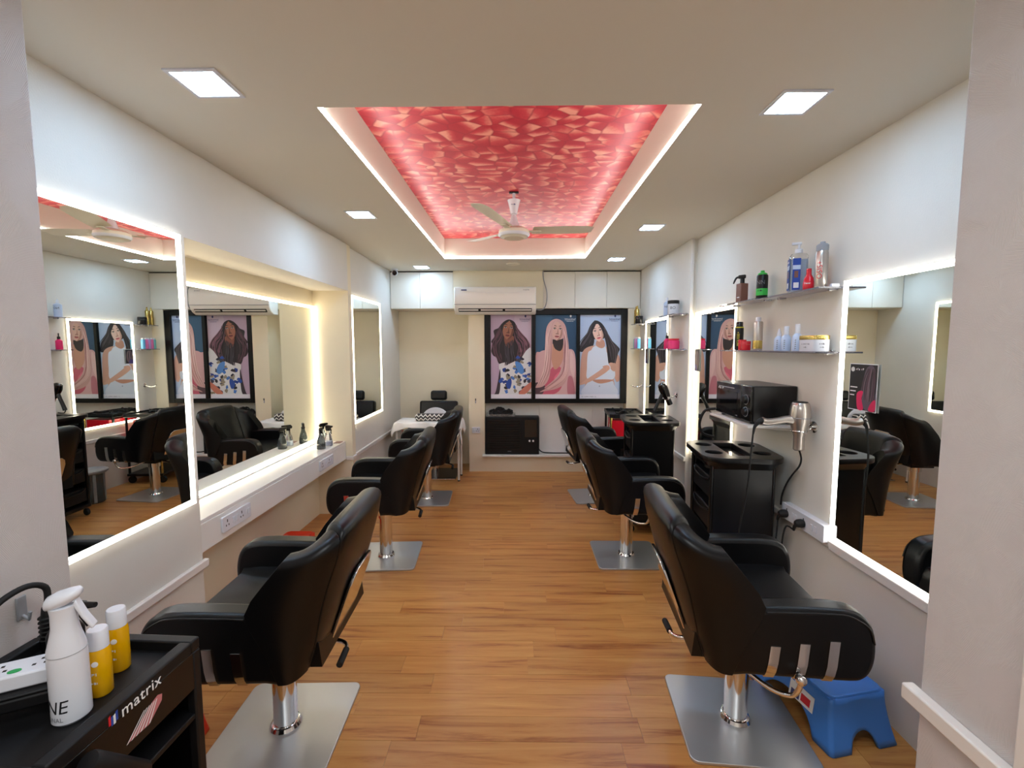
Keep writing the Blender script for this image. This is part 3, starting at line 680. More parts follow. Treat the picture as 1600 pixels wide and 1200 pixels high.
strands(L_, [(300, 480), (300, 560), (310, 640), (300, 690)], [(390, 430), (390, 540), (400, 620), (380, 650)], 34, [(34, 30, 34), (54, 50, 58), (24, 20, 24), (72, 64, 74)], 7, 8, 6)
face(L_, 332, 338, 1.02, (164, 108, 84), (112, 68, 54), (120, 56, 56), (34, 24, 22), 6)
blob(L_, [(262, 330), (272, 280), (310, 252), (345, 246), (330, 262), (292, 292), (276, 350)], (36, 28, 30)); blob(L_, [(345, 246), (384, 262), (404, 310), (402, 400), (388, 350), (372, 290)], (36, 28, 30))
blob(L_, [(436, 965), (470, 915), (560, 846), (560, 900), (500, 965)], (204, 124, 104))
L_.append(([(160, 968), (560, 968), (560, 1010), (160, 1010)], (232, 228, 236)))
poster('poster of a woman with wavy dark hair in a blue floral blouse', L_, 160, 195, 400, 815, (-.345, 5.688, .926))
# --- woman with long straight pink hair
L_ = [([(597, 190), (995, 190), (995, 1005), (597, 1005)], (40, 78, 108))]
blob(L_, [(600, 200), (760, 200), (690, 330), (680, 500), (600, 560)], (52, 92, 122))
blob(L_, [(597, 590), (640, 548), (700, 530), (900, 522), (960, 530), (985, 590), (993, 700), (993, 965), (597, 965)], (222, 176, 174))
blob(L_, [(915, 800), (960, 800), (985, 965), (915, 965)], (196, 120, 130)); blob(L_, [(940, 540), (985, 640), (975, 800), (935, 700)], (236, 196, 190))
blob(L_, [(690, 820), (760, 700), (830, 690), (870, 760), (850, 900), (770, 965), (640, 965), (650, 880)], (206, 96, 116)); blob(L_, [(780, 800), (840, 740), (850, 800), (800, 880)], (236, 120, 140))
blob(L_, [(597, 850), (690, 880), (660, 968), (597, 968)], (92, 66, 74))
blob(L_, [(745, 560), (760, 470), (860, 470), (870, 560), (850, 660), (790, 720), (760, 660)], (208, 152, 128))
blob(L_, [(768, 420), (858, 420), (862, 500), (836, 540), (790, 520), (770, 480)], (52, 40, 40))
blob(L_, [(800, 228), (748, 246), (708, 300), (694, 380), (690, 480), (684, 620), (668, 740), (640, 820), (604, 880), (604, 900), (680, 880), (730, 800), (748, 660), (758, 520), (762, 420), (750, 330), (800, 250)], (220, 174, 168))
blob(L_, [(800, 228), (850, 246), (888, 300), (906, 400), (918, 500), (928, 620), (920, 760), (880, 860), (800, 910), (700, 930), (640, 940), (740, 880), (820, 780), (862, 640), (866, 480), (866, 360), (820, 250)], (212, 164, 158))
strands(L_, [(745, 260), (702, 400), (696, 560), (672, 740), (612, 880)], [(780, 260), (756, 400), (752, 560), (736, 740), (680, 860)], 40, [(232, 192, 184), (198, 148, 144), (238, 204, 196), (176, 124, 122)], 5, 4, 7)
strands(L_, [(830, 260), (870, 400), (872, 560), (836, 760), (680, 900)], [(860, 270), (905, 420), (924, 600), (900, 800), (740, 920)], 44, [(228, 184, 176), (190, 138, 136), (236, 196, 188), (168, 110, 112)], 5, 4, 8)
blob(L_, [(740, 340), (756, 276), (800, 232), (850, 262), (872, 340), (860, 420), (750, 420)], (214, 168, 162))
face(L_, 808, 345, 1.0, (222, 178, 162), (182, 134, 120), (172, 92, 92), (44, 30, 30), 4)
blob(L_, [(762, 380), (752, 320), (770, 268), (802, 240), (790, 270), (768, 320)], (220, 176, 170)); blob(L_, [(804, 240), (846, 264), (866, 320), (862, 400), (852, 320), (830, 274)], (212, 166, 160))
L_.append(([(597, 963), (995, 963), (995, 1005), (597, 1005)], (234, 230, 236)))
poster('poster of a woman with long straight pink hair on deep blue', L_, 597, 190, 398, 815, (.214, 5.688, .926), False)
# --- smiling woman with long straight black hair, white top
L_ = [([(1026, 190), (1434, 190), (1434, 1003), (1026, 1003)], (182, 198, 224))]
blob(L_, [(1180, 242), (1130, 290), (1090, 380), (1050, 440), (1030, 480), (1030, 545), (1090, 535), (1150, 500), (1170, 440), (1160, 330)], (42, 36, 42))
strands(L_, [(1150, 280), (1090, 380), (1040, 440), (1028, 480)], [(1170, 300), (1150, 420), (1110, 500), (1040, 550)], 30, [(62, 54, 60), (30, 26, 30), (90, 80, 88)], 5, 6, 9)
blob(L_, [(1110, 500), (1190, 486), (1290, 500), (1320, 540), (1390, 560), (1430, 620), (1434, 800), (1400, 840), (1370, 800), (1360, 960), (1070, 965), (1085, 860), (1030, 862), (1030, 780), (1040, 620), (1060, 540)], (206, 158, 138))
blob(L_, [(1160, 500), (1200, 486), (1280, 496), (1300, 560), (1360, 600), (1376, 700), (1360, 815), (1120, 820), (1100, 700), (1108, 560), (1140, 530)], (216, 222, 236))
blob(L_, [(1090, 870), (1160, 826), (1340, 826), (1376, 870), (1400, 965), (1060, 965)], (208, 214, 230)); ell(L_, 1228, 882, 6, 7, (150, 156, 176))
blob(L_, [(1160, 822), (1230, 815), (1350, 818), (1340, 836), (1240, 856), (1180, 840)], (196, 140, 120))
blob(L_, [(1190, 486), (1196, 440), (1260, 430), (1276, 490), (1240, 512)], (198, 146, 126))
blob(L_, [(1185, 245), (1240, 270), (1290, 340), (1330, 420), (1390, 480), (1424, 520), (1410, 560), (1390, 640), (1370, 690), (1320, 670), (1304, 590), (1290, 480), (1260, 380), (1220, 300)], (40, 34, 40))
strands(L_, [(1230, 290), (1280, 400), (1310, 540), (1340, 670)], [(1270, 320), (1340, 440), (1400, 530), (1380, 660)], 40, [(66, 58, 66), (28, 24, 28), (94, 84, 92)], 5, 6, 10)
blob(L_, [(1136, 370), (1146, 290), (1184, 246), (1236, 272), (1270, 350), (1262, 420), (1150, 420)], (38, 32, 36))
face(L_, 1206, 362, .96, (236, 196, 180), (206, 158, 142), (206, 104, 110), (56, 40, 40), -12)
blob(L_, [(1146, 380), (1142, 320), (1160, 272), (1188, 250), (1180, 290), (1160, 330)], (36, 30, 34)); blob(L_, [(1188, 250), (1226, 276), (1256, 330), (1266, 400), (1250, 350), (1222, 300)], (36, 30, 34))
blob(L_, [(1030, 862), (1120, 800), (1210, 740), (1280, 690), (1322, 690), (1310, 730), (1240, 780), (1150, 830), (1060, 866)], (214, 166, 146))
for i in range(4): blob(L_, [(1256+i*16, 690-i*2), (1300+i*8, 676+i*4), (1326, 690+i*9), (1290, 712+i*8)], (208+i*4, 158+i*3, 138+i*3))
for i in range(4): blob(L_, [(1316+i*16, 662-i*2), (1350+i*12, 652+i*5), (1392, 676+i*12), (1372, 720+i*6), (1336, 690+i*6)], (216-i*4, 168-i*3, 148-i*3))
L_.append(([(1026, 962), (1434, 962), (1434, 1003), (1026, 1003)], (226, 226, 238)))
poster('poster of a smiling woman with long black hair in a white top', L_, 1026, 190, 408, 813, (.763, 5.688, .926))
# cards stuck on the right hand mirrors
def card(label, loc, w_, h_, seed, kind):
    t = thing('hair_card', label, 'card', loc)
    box('card_sheet', 'print_white', -.0012, 0, -w_/2, w_/2, 0, h_, t, smooth=0)
    Lc = [([(-w_/2+.003, .003), (w_/2-.003, .003), (w_/2-.003, h_-.003), (-w_/2+.003, h_-.003)], (30, 28, 32))]
    if kind == 'big':
        blob(Lc, [(.02, h_*.92), (w_*.36, h_*.94), (w_*.46, h_*.6), (w_*.46, .01), (w_*.1, .01), (-.01, h_*.3), (.0, h_*.6)], (96, 84, 96))
        strands(Lc, [(.03, h_*.9), (.0, h_*.6), (-.005, h_*.25)], [(w_*.4, h_*.9), (w_*.44, h_*.6), (w_*.4, h_*.2)], 30, [(70, 58, 66), (120, 100, 108), (44, 36, 42), (86, 60, 70)], .006, .004, seed)
        blob(Lc, [(-.03, h_*.36), (.005, h_*.42), (.0, h_*.25), (.012, .008), (-.022, .008)], (222, 34, 92)); blob(Lc, [(w_*.34, h_*.2), (w_*.47, h_*.26), (w_*.47, .008), (w_*.25, .008)], (214, 30, 86))
    else:
        blob(Lc, [(-w_*.3, h_*.8), (.0, h_*.9), (w_*.3, h_*.78), (w_*.36, h_*.3), (.0, h_*.06), (-w_*.36, h_*.3)], (112, 92, 92)); blob(Lc, [(-w_*.4, h_*.25), (-w_*.1, h_*.3), (w_*.1, h_*.04), (-w_*.4, h_*.04)], (82, 66, 130))
        strands(Lc, [(-w_*.2, h_*.85), (-w_*.3, h_*.4)], [(w_*.25, h_*.85), (w_*.3, h_*.3)], 14, [(70, 56, 60), (160, 136, 130), (40, 32, 36)], .004, .003, seed)
    sheet('print', Lc, t, TM((-.0016, 0, 0), FACE_LEFT), .0003)
    if kind == 'big':
        marks(6, .013, 'print_white', t, TM((-.0028, .018, h_-.026), FACE_LEFT)); 
        lat('emblem', 'print_white', [(.008, 0), (.011, 0), (.011, .0004), (.008, .0004)], t, 18, loc=(-.0026, .062, h_-.026), rot=(0, R(90), 0))
        for i in range(3): box('caption', 'print_white', -.0028, -.0024, .030+.008*i, .072, h_*.48-.018*i, h_*.48-.018*i+.005, t, smooth=0)
    return t
card('black hair poster with red highlights stuck on the right front mirror', (XR-.0175, 2.045, 1.29), .165, .21, 11, 'big')
card('small black card with a hair photo stuck on the mirror behind the microwave', (XR-.0175, 3.94, 1.365), .11, .19, 12, 'small')
card('small black card with a hair photo stuck on the farthest right mirror', (XRF-.0175, 5.27, 1.38), .11, .17, 13, 'small')
# ================================================================== TROLLEYS ON THE RIGHT
def make_trolley():
    t = thing('salon_trolley', '-', 'trolley', group='black trolleys along the right wall')
    ZT = .955
    out = rrect(.44, .50, .10, 6)
    plate('tray_top', 'black_plastic', [out, circ(-.13, .12, .052), circ(-.135, -.10, .052), circ(.13, .12, .052), circ(.135, -.10, .052), rrect(.13, .36, .012)], .024, t, TM((0, 0, ZT-.014)), bev=.003)
    for cx, cy in ((-.13, .12), (-.135, -.10), (.13, .12), (.135, -.10)): lat('cup', 'black_matt', [(.051, ZT-.026), (.046, ZT-.09), (0, ZT-.09), (0, ZT-.086), (.043, ZT-.086), (.0475, ZT-.026)], t, 20, loc=(cx, cy, 0))
    box('tray_floor', 'black_gloss', -.064, .064, -.179, .179, ZT-.034, ZT-.028, t, smooth=0)
    rings = [rrect(.43, .48, .095, 6), rrect(.40, .44, .08, 6), rrect(.36, .40, .04, 6)]
    bm = bmesh.new()
    vv = [[bm.verts.new((p[0], p[1], z)) for p in r] for r, z in zip(rings, (ZT-.028, ZT-.05, ZT-.075))]
    for a, b_ in zip(vv, vv[1:]):
        for i in range(len(a)): j = (i+1) % len(a); bm.faces.new((a[i], a[j], b_[j], b_[i]))
    fin(bm, 'tray_skirt', 'black_plastic', t)
    for s in (-1, 1): y0, y1 = sorted((s*.195, s*.18)); box('side_panel', 'black_plastic', -.16, .17, y0, y1, .11, ZT-.06, t, bev=.004)
    for x in (-.17, .165):
        for s in (-1, 1): tub('corner_post', 'black_plastic', [(x, s*.188, .10), (x, s*.188, ZT-.06)], .011, t, 10)
    box('back_panel', 'black_matt', .155, .165, -.18, .18, .11, ZT-.06, t, smooth=0)
    for i in range(4):
        z = .14+i*.185
        d = box('drawer', 'black_matt', -.168, .15, -.176, .176, z, z+.125, t, bev=.006)
        tub('drawer_handle', 'black_plastic', [(-.17, -.15, z+.115), (-.182, -.09, z+.102), (-.186, 0, z+.098), (-.182, .09, z+.102), (-.17, .15, z+.115)], .006, d, 8, 4)
    box('base', 'black_plastic', -.19, .19, -.20, .20, .075, .115, t, bev=.015)
    for x in (-.16, .16):
        for y in (-.17, .17):
            c_ = lat('caster', 'rubber', [(.001, -.012), (.03, -.012), (.033, -.006), (.033, .006), (.03, .012), (.001, .012)], t, 16, loc=(x, y, .0335), rot=(R(90), 0, R(20)))
            tub('caster_stem', 'grey_plastic', [(x, y, .04), (x, y, .078)], .008, t, 8)
    return t
tr0 = make_trolley(); tr0.location = (1.297, 2.745, 0); tr0.rotation_euler = (0, 0, R(-6)); tr0['label'] = 'black drawer trolley with cup holes standing below the microwave'
tr1 = copy_tree(tr0); tr1.location = (1.13, 3.93, 0); tr1.rotation_euler = (0, 0, R(-5)); tr1['label'] = 'black drawer trolley with cup holes between the middle and far right chairs'
# third trolley with red box
t = thing('equipment_trolley', 'black open trolley with a red box beside the far right wall corner', 'trolley', (1.245, 5.34, 0), R(-4))
box('top_tray', 'black_plastic', -.20, .2, -.26, .26, .772, .80, t, bev=.006)
for q in ((-.2, .2, -.26, -.245), (-.2, .2, .245, .26), (-.2, -.185, -.245, .245), (.185, .2, -.245, .245)): box('rim', 'black_plastic', *q, .80, .815, t, bev=.002)
for x in (-.18, .18):
    for y in (-.24, .24): tub('pole', 'gold' if x < 0 and y < 0 else 'black_plastic', [(x, y, .09), (x, y, .772)], .013, t, 10)
box('lower_shelf', 'black_plastic', -.2, .2, -.26, .26, .09, .12, t, bev=.006); box('middle_shelf', 'black_plastic', -.19, .19, -.25, .25, .42, .44, t, bev=.006)
for x in (-.17, .17):
    for y in (-.22, .22): lat('caster', 'rubber', [(.001, -.012), (.04, -.012), (.043, 0), (.04, .012), (.001, .012)], t, 16, loc=(x, y, .044), rot=(R(90), 0, 0))
t2 = thing('red_box', 'red carton with a white letter M on the black open trolley', 'box', (1.225, 5.28, .4415), R(-4))
box('carton', 'red_gloss', -.15, .13, -.17, .2, 0, .30, t2, bev=.003); text('M', .13, 'print_white', t2, TM((-.1515, .02, .17), FACE_LEFT))
for i, (dx, dy) in enumerate(((-.06, -.12), (.05, .0), (-.03, .13))):
    pt = [(1.245+dx+.07*math.cos(a*.7+i), 5.34+dy+.05*math.sin(a*1.1), .812+.008*(a % 3)) for a in range(9)]
    tag(tub('cable_coil', 'rubber', pt, .009, None, 7, 4), ('black cable coil on the open trolley nearest the entrance', 'black cable coil in the middle of the open trolley', 'black cable coil on the open trolley nearest the window')[i], 'cable')
# low stool behind the middle right chair, seen in the left mirror
t = thing('round_stool', 'low grey round stool seen in the left front mirror beside the middle right chair', 'stool', (1.28, 4.47, 0))
lat('seat', 'grey_plastic', [(0, .30), (.13, .30), (.15, .315), (.148, .332), (.13, .335), (.12, .328), (0, .328)], t, 28)
lat('drum', 'smoke_plastic', [(.11, 0), (.115, .01), (.105, .3), (0, .3)], t, 24)
for a in range(0, 360, 60): box('rib', 'grey_plastic', -.012, .012, .105, .118, .01, .3, t, rot=(0, 0, R(a)))
# ================================================================== NEAR LEFT TROLLEY
t = thing('storage_trolley', 'black open trolley in the left front corner with bottles on top', 'trolley', (-1.022, .90, 0), R(-2.5))
hx, hy = .205, .195; ZT = .85
for q in ((-hx, hx, -hy, -hy+.028), (-hx, hx, hy-.028, hy), (-hx, -hx+.028, -hy+.028, hy-.028), (hx-.03, hx, -hy+.028, hy-.028)): box('tray_rim', 'black_matt', *q, ZT-.03, ZT, t, bev=.004)
box('tray_floor', 'black_matt', -hx+.01, hx-.01, -hy+.01, hy-.01, ZT-.04, ZT-.025, t, smooth=0)
for q in ((hx-.012, hx-.002, -hy+.004, hy-.004), (-hx+.002, -hx+.012, -hy+.004, hy-.004)): box('fascia', 'black_plastic', *q, ZT-.125, ZT-.03, t, bev=.002)
for q in ((-hx+.012, hx-.012, -hy+.004, -hy+.014), (-hx+.012, hx-.012, hy-.014, hy-.004)): box('end_panel', 'black_plastic', *q, .1, ZT-.03, t, bev=.002)
for z in (.1, .42, .645): box('shelf', 'black_matt', -hx+.012, hx-.004, -hy+.014, hy-.014, z, z+.015, t, bev=.003)
for x in (-1, 1):
    for y in (-1, 1): box('corner_post', 'black_matt', min(x*hx, x*(hx-.024)), max(x*hx, x*(hx-.024)), min(y*hy, y*(hy-.024)), max(y*hy, y*(hy-.024)), .07, ZT-.03, t, bev=.004)
for x in (-.17, .17):
    for y in (-.16, .16): lat('caster', 'rubber', [(.001, -.012), (.033, -.012), (.036, 0), (.033, .012), (.001, .012)], t, 16, loc=(x, y, .037), rot=(R(90), 0, 0))
text('matrix', .036, 'print_white', t, TM((hx+.0008, .025, ZT-.022), FACE_RIGHT), space=1.05)
for i, c in enumerate(('print_red', 'label_blue', 'print_white', 'label_blue')):
    bm = bmesh.new(); y0 = -.052+i*.0052; prism(bm, [(y0, ZT-.034+.004*abs(i-1.5)), (y0+.0045, ZT-.033+.003*abs(i-1.5)), (y0+.0045, ZT-.014+.004*abs(i-1.5)), (y0, ZT-.016+.004*abs(i-1.5))], hx, hx+.0008, 'x'); fin(bm, 'logo_bar', c, t, smooth=0)
cp = [([(-.01, -.045), (.055, -.005), (.07, .0), (.082, -.006), (.08, -.02), (.045, -.048)], (196, 120, 124))]
for i in range(6): cp.append(([(-.012+i*.011, -.046), (-.008+i*.011, -.046), (.036+i*.0065, -.006), (.033+i*.0065, -.006)], (236, 234, 234)))
sheet('comb_print', cp, t, TM((hx-.0015, -.005, ZT-.055), FACE_RIGHT), .0004)
# things kept on it
def place(dx, dy): 
    a = R(-2.5); return (-1.022+dx*math.cos(a)-dy*math.sin(a), .90+dx*math.sin(a)+dy*math.cos(a))
ZF = ZT-.0245
t = thing('spray_bottle', 'large white continuous spray bottle on the left front trolley', 'bottle', (-.915, .862, ZF), R(20)); t.scale = (.82, .82, .95)
lat('body', 'white_plastic', [(0, 0), (.034, 0), (.0385, .005), (.0385, .135), (.037, .16), (.029, .19), (.026, .205), (.0255, .235), (.028, .25), (0, .251)], t, 32)
lat('seam', 'grey_plastic', [(.0383, .1500), (.0388, .1502), (.0388, .1508), (.038, .151)], t, 32)
bm = bmesh.new(); rings = []
for u, (x, z, a, h_) in enumerate(((-.034, .258, .010, .006), (-.028, .258, .022, .014), (-.01, .262, .029, .018), (.012, .268, .027, .016), (.03, .274, .020, .012), (.038, .276, .010, .006))):
    rings.append([(x, a*math.cos(2*math.pi*k_/16), z+h_*math.sin(2*math.pi*k_/16)) for k_ in range(16)])
loft(bm, rings); hd = fin(bm, 'spray_head', 'white_plastic', t, smooth=60)
bm = bmesh.new(); loft(bm, [[(.028, -.011, .262), (.028, .011, .262), (.022, .011, .25), (.022, -.011, .25)], [(.044, -.012, .225), (.044, .012, .225), (.037, .012, .221), (.037, -.012, .221)], [(.062, -.012, .196), (.062, .012, .196), (.056, .012, .192), (.056, -.012, .192)]]); fin(bm, 'trigger', 'white_plastic', hd, bev=.003)
def wraptext(s, size, mat, parent, r, ang, z, shear=0, small=False):
    # lettering bent round a cylinder; ang = direction the lettering faces
    o = marks(len(s), size, mat, parent, Matrix.Identity(4)) if small else text(s, size, mat, parent, Matrix.Identity(4), shear, 0); me = o.data
    bm_ = bmesh.new(); bm_.from_mesh(me); bmesh.ops.subdivide_edges(bm_, edges=[e_ for e_ in bm_.edges if e_.calc_length() > size*.12], cuts=2)
    for v in bm_.verts:
        a = ang+v.co.x/r; v.co = (r*math.cos(a)*1.008, r*math.sin(a)*1.008, z+v.co.y)
    bm_.to_mesh(me); bm_.free(); return o
FC = R(-68)
wraptext('INE', .040, 'print_black', t, .0385, FC-R(52), .042, .15); wraptext('ONAL', .014, 'print_grey', t, .0385, FC-R(50), .016)
for x, y, lb in ((-.912, .925, 'yellow oil bottle with white cap nearer the white spray bottle'), (-.938, 1.0, 'yellow oil bottle with white cap farther along the left front trolley')):
    t = thing('oil_bottle', lb, 'bottle', (x, y, ZF), group='yellow oil bottles')
    lat('body', 'amber_liquid', [(0, 0), (.018, 0), (.021, .004), (.021, .095), (.019, .105), (.0, .105)], t, 28)
    lat('cap', 'white_plastic', [(.0185, .1055), (.0185, .145), (.017, .1475), (0, .1475)], t, 28)
    wraptext('xxx', .012, 'print_white', t, .021, FC-R(10), .055, small=True); wraptext('xxxx', .008, 'print_white', t, .021, FC-R(10), .035, small=True)
    lat('ring_mark', 'print_white', [(.004, 0), (.006, 0), (.006, .0006), (.004, .0008)], t, 16, loc=(.021*math.cos(FC), .021*math.sin(FC), .078), rot=(0, R(90), FC))
t = thing('extension_board', 'white extension board with green marks lying on the left front trolley', 'extension board', (-1.085, .85, ZT+.038), R(28))
box('body', 'white_plastic', -.13, .13, -.032, .032, 0, .032, t, bev=.004)
for i in range(4):
    for dx, dy in ((0, .012), (-.009, -.006), (.009, -.006)): box('pin_hole', 'dark_slot', -.095+i*.062+dx-.003, -.095+i*.062+dx+.003, dy-.003, dy+.003, .0315, .0325, t, smooth=0)
    lat('green_switch', 'green_mark', [(.011, 0), (.011, .002), (0, .0022)], t, 16, loc=(-.068+i*.062, -.016, .0315), sy=.6)
t = thing('tool_case', 'black case under the extension board on the left front trolley', 'case', (-1.09, .85, ZT), R(28)); box('case_body', 'black_matt', -.13, .135, -.05, .05, .0008, .030, t, bev=.006); box('case_lid', 'black_matt', -.132, .137, -.052, .052, .030, .0372, t, bev=.003)
t = thing('trigger_sprayer', 'black trigger spray bottle half hidden behind the white spray bottle', 'bottle', (-1.045, .985, ZF))
lat('body', 'black_matt', [(0, 0), (.03, 0), (.033, .006), (.033, .10), (.016, .135), (.014, .15), (0, .151)], t, 24)
bm = bmesh.new(); bx(bm, -.022, .05, -.010, .010, .150, .172); hd = fin(bm, 'head', 'black_plastic', t, bev=.005)
tub('nozzle', 'black_plastic', [(.045, 0, .163), (.075, 0, .165)], [.009, .006], hd, 10)
tub('trigger', 'black_plastic', [(.035, 0, .152), (.045, 0, .135), (.055, 0, .115)], [.007, .006, .004], hd, 8)
lat('pink_ring', 'pink_gloss', [(.016, .132), (.019, .134), (.019, .146), (.015, .148)], t, 20)
t = thing('hair_straightener', 'black hair straightener with a cord arching before the left entrance wall', 'straightener', (-1.17, 1.06, ZF))
tub('handle', 'black_plastic', [(0, 0, .004), (0, .003, .06), (-.003, .008, .11)], [.014, .016, .012], t, 12, 4)
for i in range(6): lat('grip_ring', 'rubber', [(.0165, 0), (.018, .002), (.0165, .004)], t, 12, loc=(0, .002, .03+i*.011))
under(tub('cord', 'rubber', [(-1.205, .92, .853), (-1.20, .93, .92), (-1.195, .97, .985), (-1.185, 1.03, 1.005), (-1.175, 1.068, .985), (-1.173, 1.068, .94)], .007, None, 10, 6), t)
t = thing('wall_hook', 'small grey hook on the left entrance wall above the trolley', 'hook', (-1.2445, 1.07, .93)); box('hook_plate', 'grey_plastic', 0, .005, -.012, .012, -.03, .03, t, bev=.003); tub('hook_bar', 'grey_plastic', [(.004, 0, -.02), (.02, 0, -.03), (.024, 0, -.01)], .004, t, 8)
t = thing('brush_tube', 'black tube hanging on the aisle side of the left front trolley', 'tube', (-.785, .80, .775), 0)
t.rotation_euler = (R(40), R(0), R(-12)); lat('barrel', 'black_matt', [(0, -.09), (.018, -.09), (.021, -.085), (.021, .05), (.019, .055), (0, .056)], t, 20)
t = thing('comb', 'grey wide comb on the shelf of the left front trolley', 'comb', (-.868, .925, .6605), R(80))
box('spine', 'grey_plastic', -.08, .004, 0, .018, 0, .006, t, bev=.002)
for i in range(11): box('tooth', 'grey_plastic', -.077+i*.0072, -.0735+i*.0072, -.03, 0, .001, .005, t, smooth=0)
# ================================================================== PLASTIC STOOLS
def step_stool(name, label, loc, rz, w_, l_, h_, mat, group, fl=1.22, sticker=False):
    t = thing(name, label, 'stool', loc, rz, group)
    n = 8
    def ring(z, s): return [(p[0]*s, p[1]*s, z) for p in rrect(w_, l_, .035, 4)]
    bm = bmesh.new()
    prof = [(h_-.002, .93), (h_, .95), (h_, .985), (h_-.012, 1.0), (h_*.6, 1.0+(fl-1)*.35), (h_*.02+.02, fl*.985), (.012, fl), (0, fl*1.03)]
    # skirt built as side walls with an arch in each face
    def arch(pts_w, half, depth_axis):
        pass
    for axis in (0, 1):
        half = (w_ if axis == 0 else l_)/2; off = (l_ if axis == 0 else w_)/2
        for s in (-1, 1):
            cols = []; m_ = 28
            for i in range(m_+1):
                u = -1+2*i/m_; col = []
                aw = .62 if axis == 1 else .42; ah = h_*(.52 if axis == 1 else .36)
                zb = ah*math.sqrt(max(0, 1-(u/aw)**2)) if abs(u) < aw else 0
                for j in range(9):
                    z = h_-(h_-zb)*j/8; k_ = 1-z/h_; f = 1+(fl-1)*(k_**1.6)
                    p = u*half*f; q = s*off*f
                    col.append((p, q, z) if axis == 0 else (q, p, z))
                cols.append(col)
            vv = [[bm.verts.new(p) for p in c] for c in cols]
            for a, b_ in zip(vv, vv[1:]):
                for j in range(8): bm.faces.new((a[j], b_[j], b_[j+1], a[j+1]))
    bmesh.ops.remove_doubles(bm, verts=bm.verts, dist=.0008)
    o = fin(bm, 'skirt', mat, t, smooth=50); mb = o.modifiers.new('round', 'BEVEL'); mb.width = .03; mb.segments = 4; mb.limit_method = 'ANGLE'; mb.angle_limit = R(55); md = o.modifiers.new('thick', 'SOLIDIFY'); md.thickness = .012; md.offset = 0
    bm = bmesh.new(); loft(bm, [[(p[0]*s, p[1]*s, z) for p in rrect(w_+.006, l_+.006, .034, 5)] for z, s in ((h_-.012, 1), (h_+.002, 1), (h_+.008, .985), (h_+.009, .95), (h_+.006, .93), (h_+.006, .3))]); fin(bm, 'top', mat, t, smooth=50)
    if sticker:
        k_ = .5; f = 1+(fl-1)*(.42**1.6)
        bm = bmesh.new(); bx(bm, -.0012, .0012, -.06, .06, -.032, .032, Matrix.Translation((-w_/2*f-.0085, -l_*.18, h_*.62)) @ Matrix.Rotation(R(8), 4, 'Y')); st = fin(bm, 'sticker', 'print_white', t, smooth=0)
        bm = bmesh.new(); bx(bm, -.0016, .0012, -.045, .0, -.02, .012, Matrix.Translation((-w_/2*f-.009, -l_*.18, h_*.62)) @ Matrix.Rotation(R(8), 4, 'Y')); fin(bm, 'sticker_print', 'print_red', t, smooth=0)
        bm = bmesh.new(); bx(bm, -.0016, .0012, .008, .05, -.026, .0, Matrix.Translation((-w_/2*f-.009, -l_*.18, h_*.62)) @ Matrix.Rotation(R(8), 4, 'Y')); fin(bm, 'sticker_print', 'print_navy', t, smooth=0)
    return t
step_stool('step_stool', 'blue plastic step stool under the right front chair', (1.305, 1.90, .001), R(12), .25, .38, .20, 'blue_plastic', None, 1.22, True)
step_stool('step_stool', 'orange red plastic stool behind the left front trolley', (-1.39, 1.56, .001), R(4), .20, .30, .20, 'red_plastic', None, 1.18)
step_stool('step_stool', 'orange red plastic stool on the floor under the recessed mirror ledge', (-1.665, 3.22, .001), R(0), .20, .28, .16, 'red_plastic', None, 1.15)
# ================================================================== RIGHT WALL FITTINGS
def shelf(label, xw, y0, y1, z, d=.125):
    t = thing('acrylic_shelf', label, 'shelf', (xw, (y0+y1)/2, z), group='clear wall shelves'); hy_ = (y1-y0)/2
    box('shelf_board', 'shelf_acrylic', -d, -.001, -hy_, hy_, -.008, 0, t, bev=.001)
    for s in (-1, 1):
        y_ = s*(hy_-.05); br = box('bracket', 'chrome', -.045, -.0005, y_-.009, y_+.009, -.016, -.008, t, bev=.002); box('bracket_clamp', 'chrome', -.02, -.0005, y_-.009, y_+.009, .0, .008, br, bev=.002)
    return t
shelf('clear acrylic shelf at the upper right holding the brown spray bottle', XR, 2.80, 3.30, 1.868)
shelf('clear acrylic shelf at the upper right holding the pump bottle', XR, 2.22, 2.75, 1.862)
shelf('long clear acrylic shelf above the microwave', XR, 2.215, 3.26, 1.552)
shelf('upper clear shelf between the two farther right mirrors', XRF, 4.06, 4.50, 1.868)
shelf('lower clear shelf between the two farther right mirrors', XRF, 4.06, 4.50, 1.552)
shelf('upper clear shelf beside the window in the far right corner', XRF, 5.37, 5.60, 1.842)
shelf('lower clear shelf beside the window in the far right corner', XRF, 5.37, 5.60, 1.552)
FW = R(190)   # direction that bottle fronts face (towards the aisle, a little to the entrance)
FA = R(225)
def bottle(label, x, y, z, body, prof, cap=None, capm='white_plastic', name='bottle', cat='bottle', group=None, seg=24, extra=None, sx=1, sy=1):
    t = thing(name, label, cat, (x, y, z+.0008), 0, group)
    lat('body', body, prof, t, seg, sx=sx, sy=sy)
    if cap: lat('cap', capm, cap, t, seg, sx=sx, sy=sy)
    return t
Z1, Z2 = 1.868, 1.552
